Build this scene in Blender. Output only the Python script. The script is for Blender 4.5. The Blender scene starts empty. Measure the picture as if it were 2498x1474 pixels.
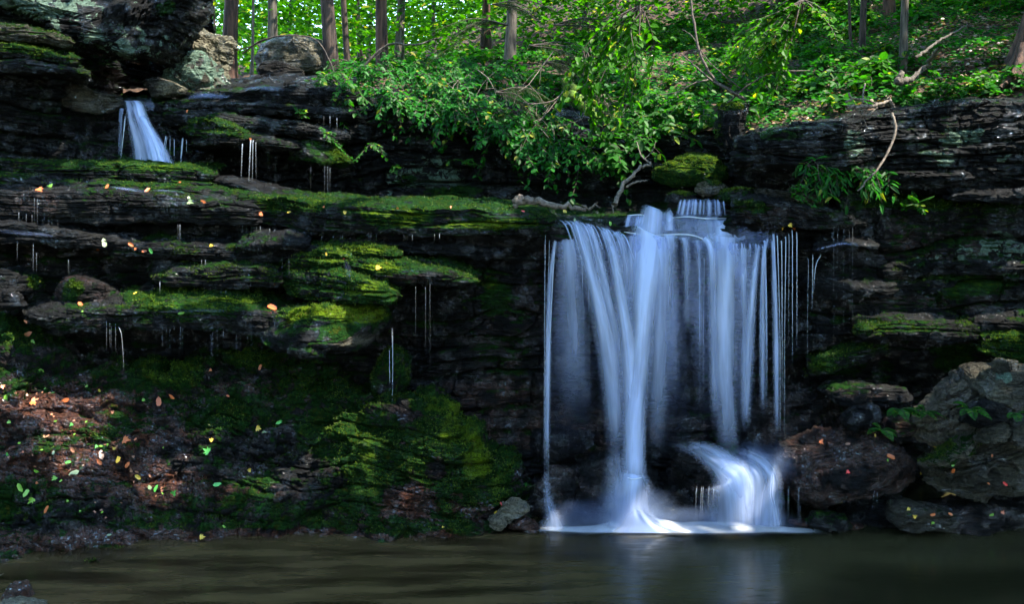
import bpy, bmesh, math, random
import numpy as np
from mathutils import Vector

# ------------------------------------------------------------------ camera, light, exposure
F, CX, HY, CH = 2430.0, 1249.0, 400.0, 3.868      # focal in photo pixels, centre column, horizon row, eye height
scene = bpy.context.scene
cam_d = bpy.data.cameras.new("camera"); cam = bpy.data.objects.new("camera", cam_d)
scene.collection.objects.link(cam); scene.camera = cam
cam_d.sensor_width = 36; cam_d.lens = 36 * F / 2498
cam_d.shift_y = -(737 - HY) / 2498
cam_d.clip_end = 2000
cam.location = (0, 0, CH); cam.rotation_euler = (math.radians(90), 0, 0)

SUN_EL, SUN_AZ = math.radians(57), math.radians(112)   # azimuth measured from +Y (into the picture) towards +X
sdir = Vector((math.sin(SUN_AZ) * math.cos(SUN_EL), math.cos(SUN_AZ) * math.cos(SUN_EL), math.sin(SUN_EL)))
world = bpy.data.worlds.new("World"); scene.world = world; world.use_nodes = True
wn = world.node_tree.nodes; wl = world.node_tree.links
sky = wn.new("ShaderNodeTexSky"); sky.sky_type = 'NISHITA'; sky.sun_disc = False
sky.sun_elevation = SUN_EL; sky.sun_rotation = SUN_AZ
sky.air_density = 1.0; sky.dust_density = 0.3; sky.ozone_density = 3.0
wl.new(sky.outputs[0], wn["Background"].inputs[0]); wn["Background"].inputs[1].default_value = 0.15
sun_d = bpy.data.lights.new("sun", 'SUN'); sun_d.energy = 2.4; sun_d.angle = math.radians(0.5)
sun_d.color = (1.0, 0.93, 0.80)
sun = bpy.data.objects.new("sun", sun_d); scene.collection.objects.link(sun)
sun.rotation_euler = sdir.to_track_quat('Z', 'Y').to_euler(); sun.location = sdir * 60
vs = scene.view_settings
vs.view_transform = 'Standard'; vs.look = 'None'; vs.exposure = 2.9; vs.gamma = 1
cy = scene.cycles
cy.use_denoising = True
cy.max_bounces = 5; cy.diffuse_bounces = 2; cy.glossy_bounces = 2; cy.transmission_bounces = 2
cy.transparent_max_bounces = 24; cy.caustics_reflective = False; cy.caustics_refractive = False
cy.sample_clamp_indirect = 4.0
cy.use_adaptive_sampling = True; cy.adaptive_threshold = 0.02

rng = np.random.default_rng(7); random.seed(7)
col = scene.collection

def P(px, py, Y):
    return np.array([(px - CX) * Y / F, Y, CH - (py - HY) * Y / F])
def PP(px, py, Y):
    px, py, Y = np.asarray(px, float), np.asarray(py, float), np.asarray(Y, float)
    return np.stack([(px - CX) * Y / F, Y + 0 * px, CH - (py - HY) * Y / F], -1)

# ------------------------------------------------------------------ noise
def _h(ix, iy, iz, s):
    n = (ix * 374761393 + iy * 668265263 + iz * 2147483647 + s * 1274126177) & 0xffffffff
    n = ((n ^ (n >> 13)) * 1274126177) & 0xffffffff
    n = ((n ^ (n >> 16)) * 2246822519) & 0xffffffff
    return ((n ^ (n >> 15)) & 0xffff) / 32767.5 - 1.0
def vn(x, y, z, s=0):
    x, y, z = np.broadcast_arrays(x, y, z)
    fx, fy, fz = np.floor(x), np.floor(y), np.floor(z)
    ix, iy, iz = fx.astype(np.int64), fy.astype(np.int64), fz.astype(np.int64)
    u, v, w = x - fx, y - fy, z - fz
    u = u * u * (3 - 2 * u); v = v * v * (3 - 2 * v); w = w * w * (3 - 2 * w)
    def L(a, b, t): return a + (b - a) * t
    c = [[[_h(ix + i, iy + j, iz + k, s) for k in (0, 1)] for j in (0, 1)] for i in (0, 1)]
    a = L(L(c[0][0][0], c[1][0][0], u), L(c[0][1][0], c[1][1][0], u), v)
    b = L(L(c[0][0][1], c[1][0][1], u), L(c[0][1][1], c[1][1][1], u), v)
    return L(a, b, w)
def fbm(p, f, o=4, s=0, g=0.5, sz=1.0):
    r = 0; a = 1.0
    for k in range(o):
        r = r + a * vn(p[..., 0] * f, p[..., 1] * f, p[..., 2] * f * sz, s + k * 17)
        a *= g; f *= 2.03
    return r
def h1(i, s=0):
    i = np.asarray(i).astype(np.int64)
    return _h(i, i * 7 + 3, i * 0 + 5, s) * 0.5 + 0.5
def facet(p, f, s=0, sz=2.2):
    """broken-rock faces: every cell of an uneven honeycomb is its own tilted plane"""
    q = np.stack([p[..., 0] * f, p[..., 1] * f, p[..., 2] * f * sz], -1).astype(np.float32)
    q = q + 0.25 * np.stack([vn(q[..., 0] * .8, q[..., 1] * .8, q[..., 2] * .8, s + k) for k in (1, 2, 3)], -1).astype(np.float32)
    b = np.floor(q).astype(np.int64); best = np.full(q.shape[:-1], 9.0, np.float32); val = np.zeros(q.shape[:-1], np.float32)
    for i in (-1, 0, 1):
        for j in (-1, 0, 1):
            for k in (-1, 0, 1):
                cx, cy_, cz = b[..., 0] + i, b[..., 1] + j, b[..., 2] + k
                h1_ = _h(cx, cy_, cz, s); h2 = _h(cx, cy_, cz, s + 5); h3 = _h(cx, cy_, cz, s + 9)
                dx = q[..., 0] - (cx + .5 + .42 * h1_); dy = q[..., 1] - (cy_ + .5 + .42 * h2); dz = q[..., 2] - (cz + .5 + .42 * h3)
                d = dx * dx + dy * dy + dz * dz; m = d < best
                best = np.where(m, d, best); val = np.where(m, .55 * h2 + .8 * (dx * h3 + dz * h1_ + dy * h2), val)
    return val
def strata(p, t, L, s=0, tilt=0.03, crack=0.55):
    """horizontal beds of uneven thickness t broken into blocks of length L; 0..1, how far each stands out"""
    x, y, z = p[..., 0], p[..., 1], p[..., 2]
    w = z + tilt * x + 0.5 * t * vn(x * 0.7, y * 0.7, z * 0.7, s + 1) + 0.18 * t * vn(x * 3, y * 3, z * 2, s + 2)
    q = w / t + 0.9 * vn(w / t * 0.45, x * 0.25, 0 * w, s + 3) + 0.5 * vn(x * 0.9, y * 0.5, w / t * 0.5, s + 9)
    i = np.floor(q); f = q - i
    bx = (x + 0.4 * y) / (L * (0.5 + h1(i, s + 4))) + h1(i, s + 5) * 31 + 0.9 * vn(x * 1.3, y * 2, z * 2.5 + i * 3.3, s + 6)
    b = np.floor(bx); g = bx - b
    hh = _h(i.astype(np.int64), b.astype(np.int64), i.astype(np.int64) * 0, s + 7) * 0.5 + 0.5
    o = 0.45 * hh + 0.6 * (vn(x * 1.6, y, i * 5.7, s + 8) * 0.5 + 0.5)
    o = o - 1.5 * crack * np.abs(2 * f - 1) ** 9 - 0.75 * crack * np.abs(2 * g - 1) ** 26
    return o

# ------------------------------------------------------------------ object helpers
def tag(o, label=None, cat=None, group=None, kind=None):
    if label: o['label'] = label
    if cat: o['category'] = cat
    if group: o['group'] = group
    if kind: o['kind'] = kind
    return o
def mk(name, v, f, mat, parent=None, attr=None, rnd=None, smooth=True, origin=None, uv=None):
    v = np.asarray(v, float).reshape(-1, 3)
    if origin is None:
        origin = np.array([(v[:, 0].min() + v[:, 0].max()) / 2, (v[:, 1].min() + v[:, 1].max()) / 2, v[:, 2].min()])
    if parent is not None: origin = np.array(parent['_o'])
    m = bpy.data.meshes.new(name)
    f = np.asarray(f)
    m.vertices.add(len(v)); m.vertices.foreach_set('co', (v - origin).astype(np.float32).ravel())
    k = f.shape[1]
    m.loops.add(f.size); m.loops.foreach_set('vertex_index', f.astype(np.int32).ravel())
    m.polygons.add(len(f)); m.polygons.foreach_set('loop_start', np.arange(0, f.size, k, dtype=np.int32))
    m.polygons.foreach_set('loop_total', np.full(len(f), k, np.int32))
    m.polygons.foreach_set('use_smooth', np.full(len(f), smooth, bool))
    m.update(calc_edges=True); m.validate()
    if attr is not None:
        a = m.attributes.new('mix', 'FLOAT_COLOR', 'POINT'); a.data.foreach_set('color', attr.astype(np.float32).ravel())
    if rnd is not None:
        a = m.attributes.new('rnd', 'FLOAT', 'POINT'); a.data.foreach_set('value', np.asarray(rnd, np.float32).ravel())
    if uv is not None:
        a = m.attributes.new('flow', 'FLOAT_VECTOR', 'POINT'); a.data.foreach_set('vector', np.asarray(uv, np.float32).ravel())
    m.materials.append(mat)
    o = bpy.data.objects.new(name, m); col.objects.link(o)
    if parent is not None: o.parent = parent
    else: o.location = origin
    o['_o'] = [float(q) for q in origin]
    return o
def empty(name, loc):
    o = bpy.data.objects.new(name, None); col.objects.link(o); o.location = loc
    o.empty_display_size = 0.1; o['_o'] = [float(q) for q in loc]
    return o
def gridf(nu, nv, wrap=False, off=0):
    i, j = np.meshgrid(np.arange(nu - (0 if wrap else 1)), np.arange(nv - 1), indexing='ij')
    i2 = (i + 1) % nu
    return np.stack([i * nv + j, i * nv + j + 1, i2 * nv + j + 1, i2 * nv + j], -1).reshape(-1, 4) + off
def gnorm(p, wrap=False):
    if wrap: du = np.roll(p, -1, 0) - np.roll(p, 1, 0)
    else: du = np.gradient(p, axis=0)
    dv = np.gradient(p, axis=1)
    n = np.cross(du, dv); n /= (np.linalg.norm(n, axis=-1, keepdims=True) + 1e-9)
    return n
def smoothstep(a, b, x):
    t = np.clip((x - a) / (b - a), 0, 1); return t * t * (3 - 2 * t)

# ------------------------------------------------------------------ materials
class NT:
    def __init__(s, name):
        s.m = bpy.data.materials.new(name); s.m.use_nodes = True
        s.t = s.m.node_tree; s.n = s.t.nodes; s.n.clear(); s.l = s.t.links
        s.out = s.n.new('ShaderNodeOutputMaterial')
    def node(s, ty, ins=None, **kw):
        n = s.n.new(ty)
        for k, v in kw.items(): setattr(n, k, v)
        for k, v in (ins or {}).items():
            if hasattr(v, 'is_output') or isinstance(v, bpy.types.NodeSocket): s.l.new(v, n.inputs[k])
            else: n.inputs[k].default_value = v
        return n
    def math(s, op, a, b=0.0, c=None, clamp=False):
        ins = {0: a, 1: b}
        if c is not None: ins[2] = c
        return s.node('ShaderNodeMath', ins, operation=op, use_clamp=clamp).outputs[0]
    def mapr(s, v, a, b, c=0.0, d=1.0, smooth=True):
        n = s.node('ShaderNodeMapRange', {0: v, 1: a, 2: b, 3: c, 4: d}, clamp=True)
        if smooth: n.interpolation_type = 'SMOOTHSTEP'
        return n.outputs[0]
    def noise(s, vec, scale, detail=4, rough=0.55, dist=0.0):
        return s.node('ShaderNodeTexNoise', {'Vector': vec, 'Scale': scale, 'Detail': detail, 'Roughness': rough, 'Distortion': dist}).outputs[0]
    def scl(s, vec, v):
        return s.node('ShaderNodeVectorMath', {0: vec, 1: v}, operation='MULTIPLY').outputs[0]
    def mix(s, f, a, b):
        n = s.node('ShaderNodeMix', data_type='RGBA')
        for i, v in ((0, f), (6, a), (7, b)):
            if isinstance(v, bpy.types.NodeSocket): s.l.new(v, n.inputs[i])
            else: n.inputs[i].default_value = v if i == 0 else (*v, 1) if len(v) == 3 else v
        return n.outputs[2]
    def done(s, sh): s.l.new(sh, s.out.inputs[0]); return s.m

def rock_material():
    t = NT('wet_shale')
    pos = t.node('ShaderNodeNewGeometry').outputs['Position']
    at = t.node('ShaderNodeAttribute', attribute_name='mix')
    sep = t.node('ShaderNodeSeparateColor', {0: at.outputs['Color']})
    moss, lich, red, lite = sep.outputs[0], sep.outputs[1], sep.outputs[2], at.outputs['Alpha']
    flat = t.scl(pos, (1, 1, 3.5))
    n1 = t.noise(flat, 1.7, 6, 0.6)
    n2 = t.noise(t.scl(pos, (1, 1, 3.2)), 7, 8, 0.72, 0.5)
    nf = t.noise(pos, 34, 5, 0.75)
    n3 = t.noise(pos, 4.2, 5, 0.65)
    lam = t.noise(t.scl(pos, (1, 1, 9)), 2.6, 8, 0.7, 0.4)
    base = t.mix(t.mapr(n2, 0.35, 0.7), (0.002, 0.002, 0.0022), (0.020, 0.021, 0.023))
    base = t.mix(t.mapr(n1, 0.52, 0.74, 0, 0.55), base, (0.042, 0.042, 0.038))
    base = t.mix(t.mapr(nf, 0.52, 0.68, 0, 0.7), base, (0.003, 0.003, 0.003))
    redc = t.mix(t.mapr(nf, 0.35, 0.65), (0.010, 0.0035, 0.002), (0.115, 0.042, 0.022))
    base = t.mix(t.math('MULTIPLY', red, t.mapr(t.math('ADD', n3, t.math('MULTIPLY', red, 0.08)), 0.44, 0.60), clamp=True), base, redc)
    litc = t.mix(t.mapr(nf, 0.3, 0.7), (0.08, 0.07, 0.045), (0.36, 0.33, 0.23))
    base = t.mix(t.math('MULTIPLY', lite, t.mapr(n2, 0.3, 0.6, 0.35, 1), clamp=True), base, litc)
    ln = t.noise(pos, 6.5, 6, 0.6, 0.6)
    lmask = t.mapr(t.math('ADD', ln, t.math('MULTIPLY', lich, 0.34)), 0.82, 0.84)
    lcol = t.mix(t.mapr(nf, 0.3, 0.7), (0.05, 0.08, 0.06), (0.20, 0.29, 0.22))
    base = t.mix(lmask, base, lcol)
    mn = t.noise(pos, 8, 7, 0.68)
    mmask = t.mapr(t.math('ADD', moss, t.math('MULTIPLY', t.math('SUBTRACT', mn, 0.5), 1.9)), 0.40, 0.54)
    md = t.mix(t.mapr(nf, 0.3, 0.7), (0.003, 0.012, 0.004), (0.020, 0.075, 0.012))
    mg = t.mix(t.mapr(n3, 0.4, 0.62), (0.050, 0.055, 0.006), (0.022, 0.11, 0.008))
    md = t.mix(t.mapr(t.noise(pos, 14, 4, 0.7), 0.5, 0.68), md, mg)
    mb = t.mix(t.mapr(nf, 0.3, 0.65), (0.035, 0.050, 0.005), (0.15, 0.25, 0.010))
    mcol = t.mix(t.mapr(t.math('ADD', moss, t.math('MULTIPLY', t.math('SUBTRACT', mn, 0.5), 1.4)), 0.95, 1.5), md, mb)
    base = t.mix(mmask, base, mcol)
    cover = t.math('MAXIMUM', mmask, lmask)
    wet = t.math('MULTIPLY', t.math('MAXIMUM', t.mapr(n3, 0.49, 0.56), t.math('MULTIPLY', red, t.mapr(n3, 0.42, 0.52), clamp=True)), t.math('SUBTRACT', 1.0, t.math('MULTIPLY', cover, 0.75)))
    hgt = t.math('ADD', t.math('MULTIPLY', lam, 1.1), t.math('ADD', t.math('MULTIPLY', nf, 0.45), t.math('MULTIPLY', n2, 0.7)))
    vo = t.node('ShaderNodeTexVoronoi', {'Vector': t.node('ShaderNodeVectorMath', {0: t.scl(pos, (1, 1, 2.2)), 1: t.node('ShaderNodeTexNoise', {'Vector': pos, 'Scale': 5.0, 'Detail': 3}).outputs[1]}, operation='ADD').outputs[0], 'Scale': 9.0})
    hgt = t.math('ADD', hgt, t.math('MULTIPLY', t.node('ShaderNodeSeparateColor', {0: vo.outputs['Color']}).outputs[0], 0.25))
    hgt = t.math('ADD', hgt, t.math('MULTIPLY', mmask, t.math('MULTIPLY', t.noise(pos, 80, 3, 0.7), 0.8)))
    bump = t.node('ShaderNodeBump', {'Strength': 1.0, 'Distance': 0.07, 'Height': hgt})
    bump2 = t.node('ShaderNodeBump', {'Strength': 1.0, 'Distance': 0.035, 'Height': t.noise(pos, 24, 3, 0.6), 'Normal': bump.outputs[0]})
    b = t.node('ShaderNodeBsdfPrincipled', {'Base Color': base, 'Roughness': t.mapr(cover, 0, 1, 0.55, 0.95), 'Normal': bump.outputs[0], 'Specular IOR Level': t.mapr(cover, 0, 1, 0.12, 0.04),
        'Coat Weight': wet, 'Coat Roughness': 0.09, 'Coat IOR': 1.6, 'Coat Normal': bump2.outputs[0]})
    g = t.node('ShaderNodeBsdfGlossy', {'Color': (0.75, 0.88, 1.0, 1), 'Roughness': 0.12, 'Normal': bump2.outputs[0]})
    wz = t.math('MAXIMUM', t.mapr(n3, 0.56, 0.62), t.math('MULTIPLY', t.math('MULTIPLY', red, 0.6), t.mapr(n3, 0.45, 0.55), clamp=True))
    film = t.math('MULTIPLY', t.math('MULTIPLY', t.math('MULTIPLY', wet, wz), t.mapr(t.noise(t.scl(pos, (1, 1, 1.6)), 30, 3, 0.7), 0.57, 0.62)), 0.55)
    mx = t.node('ShaderNodeMixShader', {0: film, 1: b.outputs[0], 2: g.outputs[0]})
    return t.done(mx.outputs[0])
ROCK = rock_material()

def leaf_material(name, c0, c1, c2, trans=0.45, gloss=0.012):
    t = NT(name)
    r = t.node('ShaderNodeAttribute', attribute_name='rnd').outputs['Fac']
    c = t.mix(t.mapr(r, 0.0, 0.75), c0, c1)
    c = t.mix(t.mapr(r, 0.93, 1.0), c, c2)
    d = t.node('ShaderNodeBsdfDiffuse', {'Color': c})
    tc = t.node('ShaderNodeMix', {0: 1.0}, data_type='RGBA', blend_type='MULTIPLY')
    t.l.new(c, tc.inputs[6]); tc.inputs[7].default_value = (2.0, 2.1, 0.4, 1)
    tr = t.node('ShaderNodeBsdfTranslucent', {'Color': tc.outputs[2]})
    g = t.node('ShaderNodeBsdfGlossy', {'Color': (1, 1, 1, 1), 'Roughness': 0.5})
    a = t.node('ShaderNodeMixShader', {0: trans, 1: d.outputs[0], 2: tr.outputs[0]})
    b = t.node('ShaderNodeMixShader', {0: gloss, 1: a.outputs[0], 2: g.outputs[0]})
    return t.done(b.outputs[0])
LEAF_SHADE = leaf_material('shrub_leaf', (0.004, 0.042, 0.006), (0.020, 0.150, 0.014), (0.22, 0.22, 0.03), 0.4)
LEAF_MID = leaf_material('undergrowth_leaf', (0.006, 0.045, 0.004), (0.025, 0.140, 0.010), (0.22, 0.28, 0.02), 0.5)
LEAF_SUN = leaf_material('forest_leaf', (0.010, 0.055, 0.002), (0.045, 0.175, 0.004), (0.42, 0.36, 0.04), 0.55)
LEAF_NEEDLE = leaf_material('hemlock_needle', (0.008, 0.03, 0.012), (0.022, 0.07, 0.02), (0.07, 0.09, 0.04), 0.25)

MOSS = leaf_material('moss_shoots', (0.004, 0.014, 0.003), (0.075, 0.125, 0.008), (0.16, 0.15, 0.02), 0.3, 0.01)
def simple(name, c0, c1, scale=12, rough=0.7, zs=1.0, bumpd=0.02, spec=0.4, detail=5):
    t = NT(name)
    pos = t.node('ShaderNodeNewGeometry').outputs['Position']
    n = t.noise(t.scl(pos, (1, 1, zs)), scale, detail, 0.65)
    c = t.mix(t.mapr(n, 0.35, 0.65), c0, c1)
    bm = t.node('ShaderNodeBump', {'Strength': 0.8, 'Distance': bumpd, 'Height': n})
    b = t.node('ShaderNodeBsdfPrincipled', {'Base Color': c, 'Roughness': rough, 'Normal': bm.outputs[0], 'Specular IOR Level': spec})
    return t.done(b.outputs[0])
BARK = simple('grey_bark', (0.035, 0.028, 0.022), (0.13, 0.11, 0.09), 22, 0.85, 0.12, 0.02)
BARK_DARK = simple('dark_bark', (0.016, 0.011, 0.009), (0.075, 0.05, 0.04), 20, 0.85, 0.12, 0.02)
BARK_RED = simple('red_brown_bark', (0.015, 0.008, 0.006), (0.12, 0.06, 0.04), 16, 0.8, 0.10, 0.04)
TWIG = simple('bare_twig', (0.06, 0.045, 0.033), (0.20, 0.16, 0.125), 30, 0.7, 1, 0.004)
TWIG_D = simple('dark_twig', (0.03, 0.02, 0.015), (0.10, 0.075, 0.06), 30, 0.7, 1, 0.004)
SOIL = simple('forest_floor', (0.012, 0.010, 0.007), (0.10, 0.055, 0.035), 14, 0.9, 1, 0.05)
BED = simple('stream_bed', (0.02, 0.015, 0.008), (0.09, 0.07, 0.035), 3, 0.9, 1, 0.05)

def water_material(name, colr=(0.60, 0.72, 1.0), fs=(11, 34), lo=0.30, hi=0.68, k=1.0, m0=0.38, m1=1.35, add=0.45):
    t = NT(name)
    a = t.node('ShaderNodeAttribute', attribute_name='rnd').outputs['Fac']
    uv = t.node('ShaderNodeAttribute', attribute_name='flow').outputs['Vector']
    s1 = t.noise(t.scl(uv, (fs[0] / 5, 0.28, 1)), 5, 3, 0.55)
    s2 = t.noise(t.scl(uv, (fs[1] / 5, 0.20, 1)), 5, 2, 0.5)
    s3 = t.noise(t.scl(uv, (0.7, 0.12, 1)), 5, 1, 0.5)
    st = t.math('ADD', t.math('MULTIPLY', s1, 0.50), t.math('ADD', t.math('MULTIPLY', s2, 0.10), t.math('MULTIPLY', s3, 0.40)))
    al = t.math('ADD', t.math('MULTIPLY', a, t.mapr(st, lo, hi, m0, m1)), t.math('MULTIPLY', t.mapr(a, 0.75, 1.0), add))
    al = t.math('MULTIPLY', al, k, clamp=True)
    d = t.node('ShaderNodeBsdfDiffuse', {'Color': (*colr, 1)})
    tr = t.node('ShaderNodeBsdfTranslucent', {'Color': (*colr, 1)})
    g = t.node('ShaderNodeBsdfGlossy', {'Roughness': 0.35, 'Color': (0.9, 0.95, 1, 1)})
    m1 = t.node('ShaderNodeMixShader', {0: 0.35, 1: d.outputs[0], 2: tr.outputs[0]})
    m2 = t.node('ShaderNodeMixShader', {0: 0.08, 1: m1.outputs[0], 2: g.outputs[0]})
    tp = t.node('ShaderNodeBsdfTransparent')
    m3 = t.node('ShaderNodeMixShader', {0: al, 1: tp.outputs[0], 2: m2.outputs[0]})
    return t.done(m3.outputs[0])
WATER = water_material('falling_water')
SILK = water_material('silky_water', colr=(0.60, 0.71, 1.0), fs=(16, 40), m0=0.55, m1=1.25, add=0.0)
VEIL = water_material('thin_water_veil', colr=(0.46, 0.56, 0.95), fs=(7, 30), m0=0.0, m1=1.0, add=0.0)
FOAMY = water_material('white_foam', (0.9, 0.95, 1.0), (6, 14), 0.1, 0.5)
TRICK = water_material('thin_trickle', (0.8, 0.88, 1.0), (5, 5), 0.2, 0.8)

def pool_material():
    t = NT('pool_water')
    pos = t.node('ShaderNodeNewGeometry').outputs['Position']
    st = t.scl(pos, (0.55, 3.2, 1))
    n = t.noise(st, 1.5, 2, 0.5, 0.2)
    n2 = t.noise(t.scl(pos, (0.2, 0.7, 1)), 1.2, 2, 0.5)
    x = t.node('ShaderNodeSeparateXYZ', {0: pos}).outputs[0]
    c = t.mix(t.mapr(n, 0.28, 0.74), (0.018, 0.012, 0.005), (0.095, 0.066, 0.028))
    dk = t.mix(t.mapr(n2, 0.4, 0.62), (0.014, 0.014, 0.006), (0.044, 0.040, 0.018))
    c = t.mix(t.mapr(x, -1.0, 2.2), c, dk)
    bm = t.node('ShaderNodeBump', {'Strength': 0.25, 'Distance': 0.03, 'Height': t.noise(t.scl(pos, (0.8, 2.6, 1)), 3, 2, 0.5)})
    b = t.node('ShaderNodeBsdfPrincipled', {'Base Color': c, 'Roughness': 0.20, 'IOR': 1.33, 'Normal': bm.outputs[0], 'Specular IOR Level': 0.5})
    return t.done(b.outputs[0])
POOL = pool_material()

def SH(px):
    """how far the left terraces stand back from the pool (the apron in front of them slopes down to the water)"""
    t = np.clip((1200 - np.asarray(px, float)) / 650, 0, 1); return 1.0 * t * t * (3 - 2 * t)
def SR(px):
    """the same for the right wall above the boulder pile"""
    t = np.clip((np.asarray(px, float) - 1930) / 280, 0, 1); return 0.9 * t * t * (3 - 2 * t)
def SHA(px): return SH(px) + SR(px)
# ------------------------------------------------------------------ rock builders
def tufts(ob, p, n, A, k, seed=0, lo=0.58):
    """short moss shoots standing on the mossy part of a rock"""
    p = p.reshape(-1, 3); n = n.reshape(-1, 3); a = A.reshape(-1, 4)[:, 0]
    rs = np.random.default_rng(seed + 5000)
    bump = vn(p[:, 0] * 8, p[:, 1] * 8, p[:, 2] * 8, 77)
    ok = np.where((a + .35 * bump > lo) & (n[:, 1] < .3) & (n[:, 2] > -.25))[0]
    if len(ok) < 200: return
    i = rs.choice(ok, min(k, len(ok))); N = len(i)
    d = n[i] + rs.normal(size=(N, 3)) * .55 + [0, 0, .2]; nn = rs.normal(size=(N, 3)) + [0, -1, .5]
    L = rs.uniform(.012, .026, N); v, f = leafmesh(p[i] + rs.normal(size=(N, 3)) * .006 - n[i] * .004, d, nn, L, L * .55)
    r = np.clip((a[i] - .5) * .7 + rs.random(N) * .35 + .25 * bump[i], 0, 1)
    tag(mk('moss', v, f, MOSS, parent=ob, rnd=np.repeat(r, 6), smooth=False), kind='stuff')
def rock_attr(p, n, moss=(0.0, 0.0), lich=0.0, red=0.0, lite=0.0, spots=(), seed=0):
    """per-vertex cover: moss=(everywhere, extra on upward faces); spots=(kind, px, py, radius, value) placed patches"""
    sh = p.shape[:-1]
    up = np.clip(n[..., 2], 0, 1)
    big = fbm(p, 1.3, 3, seed + 90)
    A = np.zeros(sh + (4,))
    A[..., 0] = moss[0] + moss[1] * smoothstep(0.15, 0.8, up) + 0.28 * big * (1 if moss[0] + moss[1] > 0 else 0)
    A[..., 1] = lich + 0.35 * (lich > 0) * fbm(p, 0.9, 2, seed + 91)
    A[..., 2] = red + 0.35 * (red > 0) * big
    A[..., 3] = lite + 0.3 * (lite > 0) * big
    if spots:
        qx = CX + F * p[..., 0] / p[..., 1]; qy = HY - F * (p[..., 2] - CH) / p[..., 1]
        for k, x, y, rx, ry, val in spots:
            d = np.sqrt(((qx - x) / rx) ** 2 + ((qy - y) / ry) ** 2) + 0.35 * fbm(p, 4, 3, seed + 5)
            A[..., k] += val * smoothstep(1.15, 0.55, d)
    return np.clip(A, 0, 2)

def sweep(name, cols, rows_len, fa=1.0, du=0.018, dv=0.018, amp=(0.10, 0.045, 0.04), tl=(0.24, 1.3, 0.07, 0.5), tilt=0.03, seed=0,
          mat=None, ends=False, cover=None, origin=None, back=(0, 0), updisp=0.35, rnd_noise=1.0, smoothcols=True):
    """surface swept through key columns; cols = [(px, [(Y, py), ...]), ...] all with the same number of rows"""
    px = np.array([c[0] for c in cols], float)
    K = np.array([c[1] for c in cols], float)                        # ncol, nrow, 2
    W = PP(px[:, None], K[..., 1], K[..., 0])
    width = np.abs(W[:, :, 0].max(1)[-1] - W[:, :, 0].min(1)[0])
    nu = max(8, int(width / du))
    s = np.linspace(px[0], px[-1], nu)
    def interp(arr):
        out = np.stack([np.interp(s, px, arr[:, j]) for j in range(arr.shape[1])], 1)
        if smoothcols and nu > 30:
            w = max(3, int(nu * 0.025)) | 1
            ker = np.hanning(w + 2)[1:-1]; ker /= ker.sum()
            pad = np.pad(out, ((w // 2, w // 2), (0, 0)), mode='edge')
            out = np.stack([np.convolve(pad[:, j], ker, 'valid') for j in range(out.shape[1])], 1)
        return out
    Y = interp(K[..., 0]); PY = interp(K[..., 1])
    pts = PP(s[:, None], PY, Y)                                      # nu, nrow, 3
    seg = np.linalg.norm(np.diff(pts, axis=1), axis=-1).mean(0)
    acc = np.concatenate([[0], np.cumsum(seg)])
    nv = max(8, int(acc[-1] / dv))
    v = np.linspace(0, acc[-1], nv)
    p = np.stack([np.stack([np.interp(v, acc, pts[i, :, k]) for k in range(3)], -1) for i in range(nu)])
    # soften the profile corners a little
    for _ in range(2):
        p[:, 1:-1] = 0.25 * p[:, :-2] + 0.5 * p[:, 1:-1] + 0.25 * p[:, 2:]
    n = gnorm(p)
    if n[..., 1].mean() > 0 or (abs(n[..., 1].mean()) < 0.05 and n[..., 2].mean() < 0): n = -n
    side = 1 - np.abs(n[..., 2]) * (1 - updisp)
    hz = n.copy(); hz[..., 2] *= 0.25; 
    d = amp[0] * (strata(p, tl[0], tl[1], seed, tilt) - 0.5) + amp[1] * (strata(p, tl[2], tl[3], seed + 40, tilt) - 0.5)
    fade = np.ones(d.shape)
    q = p + hz * (d * side)[..., None] + n * (amp[2] * rnd_noise * fbm(p, 2.2, 5, seed + 60, 0.5, 1.6))[..., None]
    if mat is None: q = q + n * fa * (.045 * facet(p, 2.6, seed + 80) + .018 * facet(p, 8.0, seed + 81))[..., None]
    n2 = gnorm(q)
    if (n2 * n).sum(-1).mean() < 0: n2 = -n2
    A = rock_attr(q, n2, seed=seed, **(cover or {}))
    f = gridf(nu, nv)
    ob = mk(name, q.reshape(-1, 3), f, mat or ROCK, attr=A.reshape(-1, 4), origin=origin, smooth=mat is not None)
    return ob, q, n2

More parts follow.
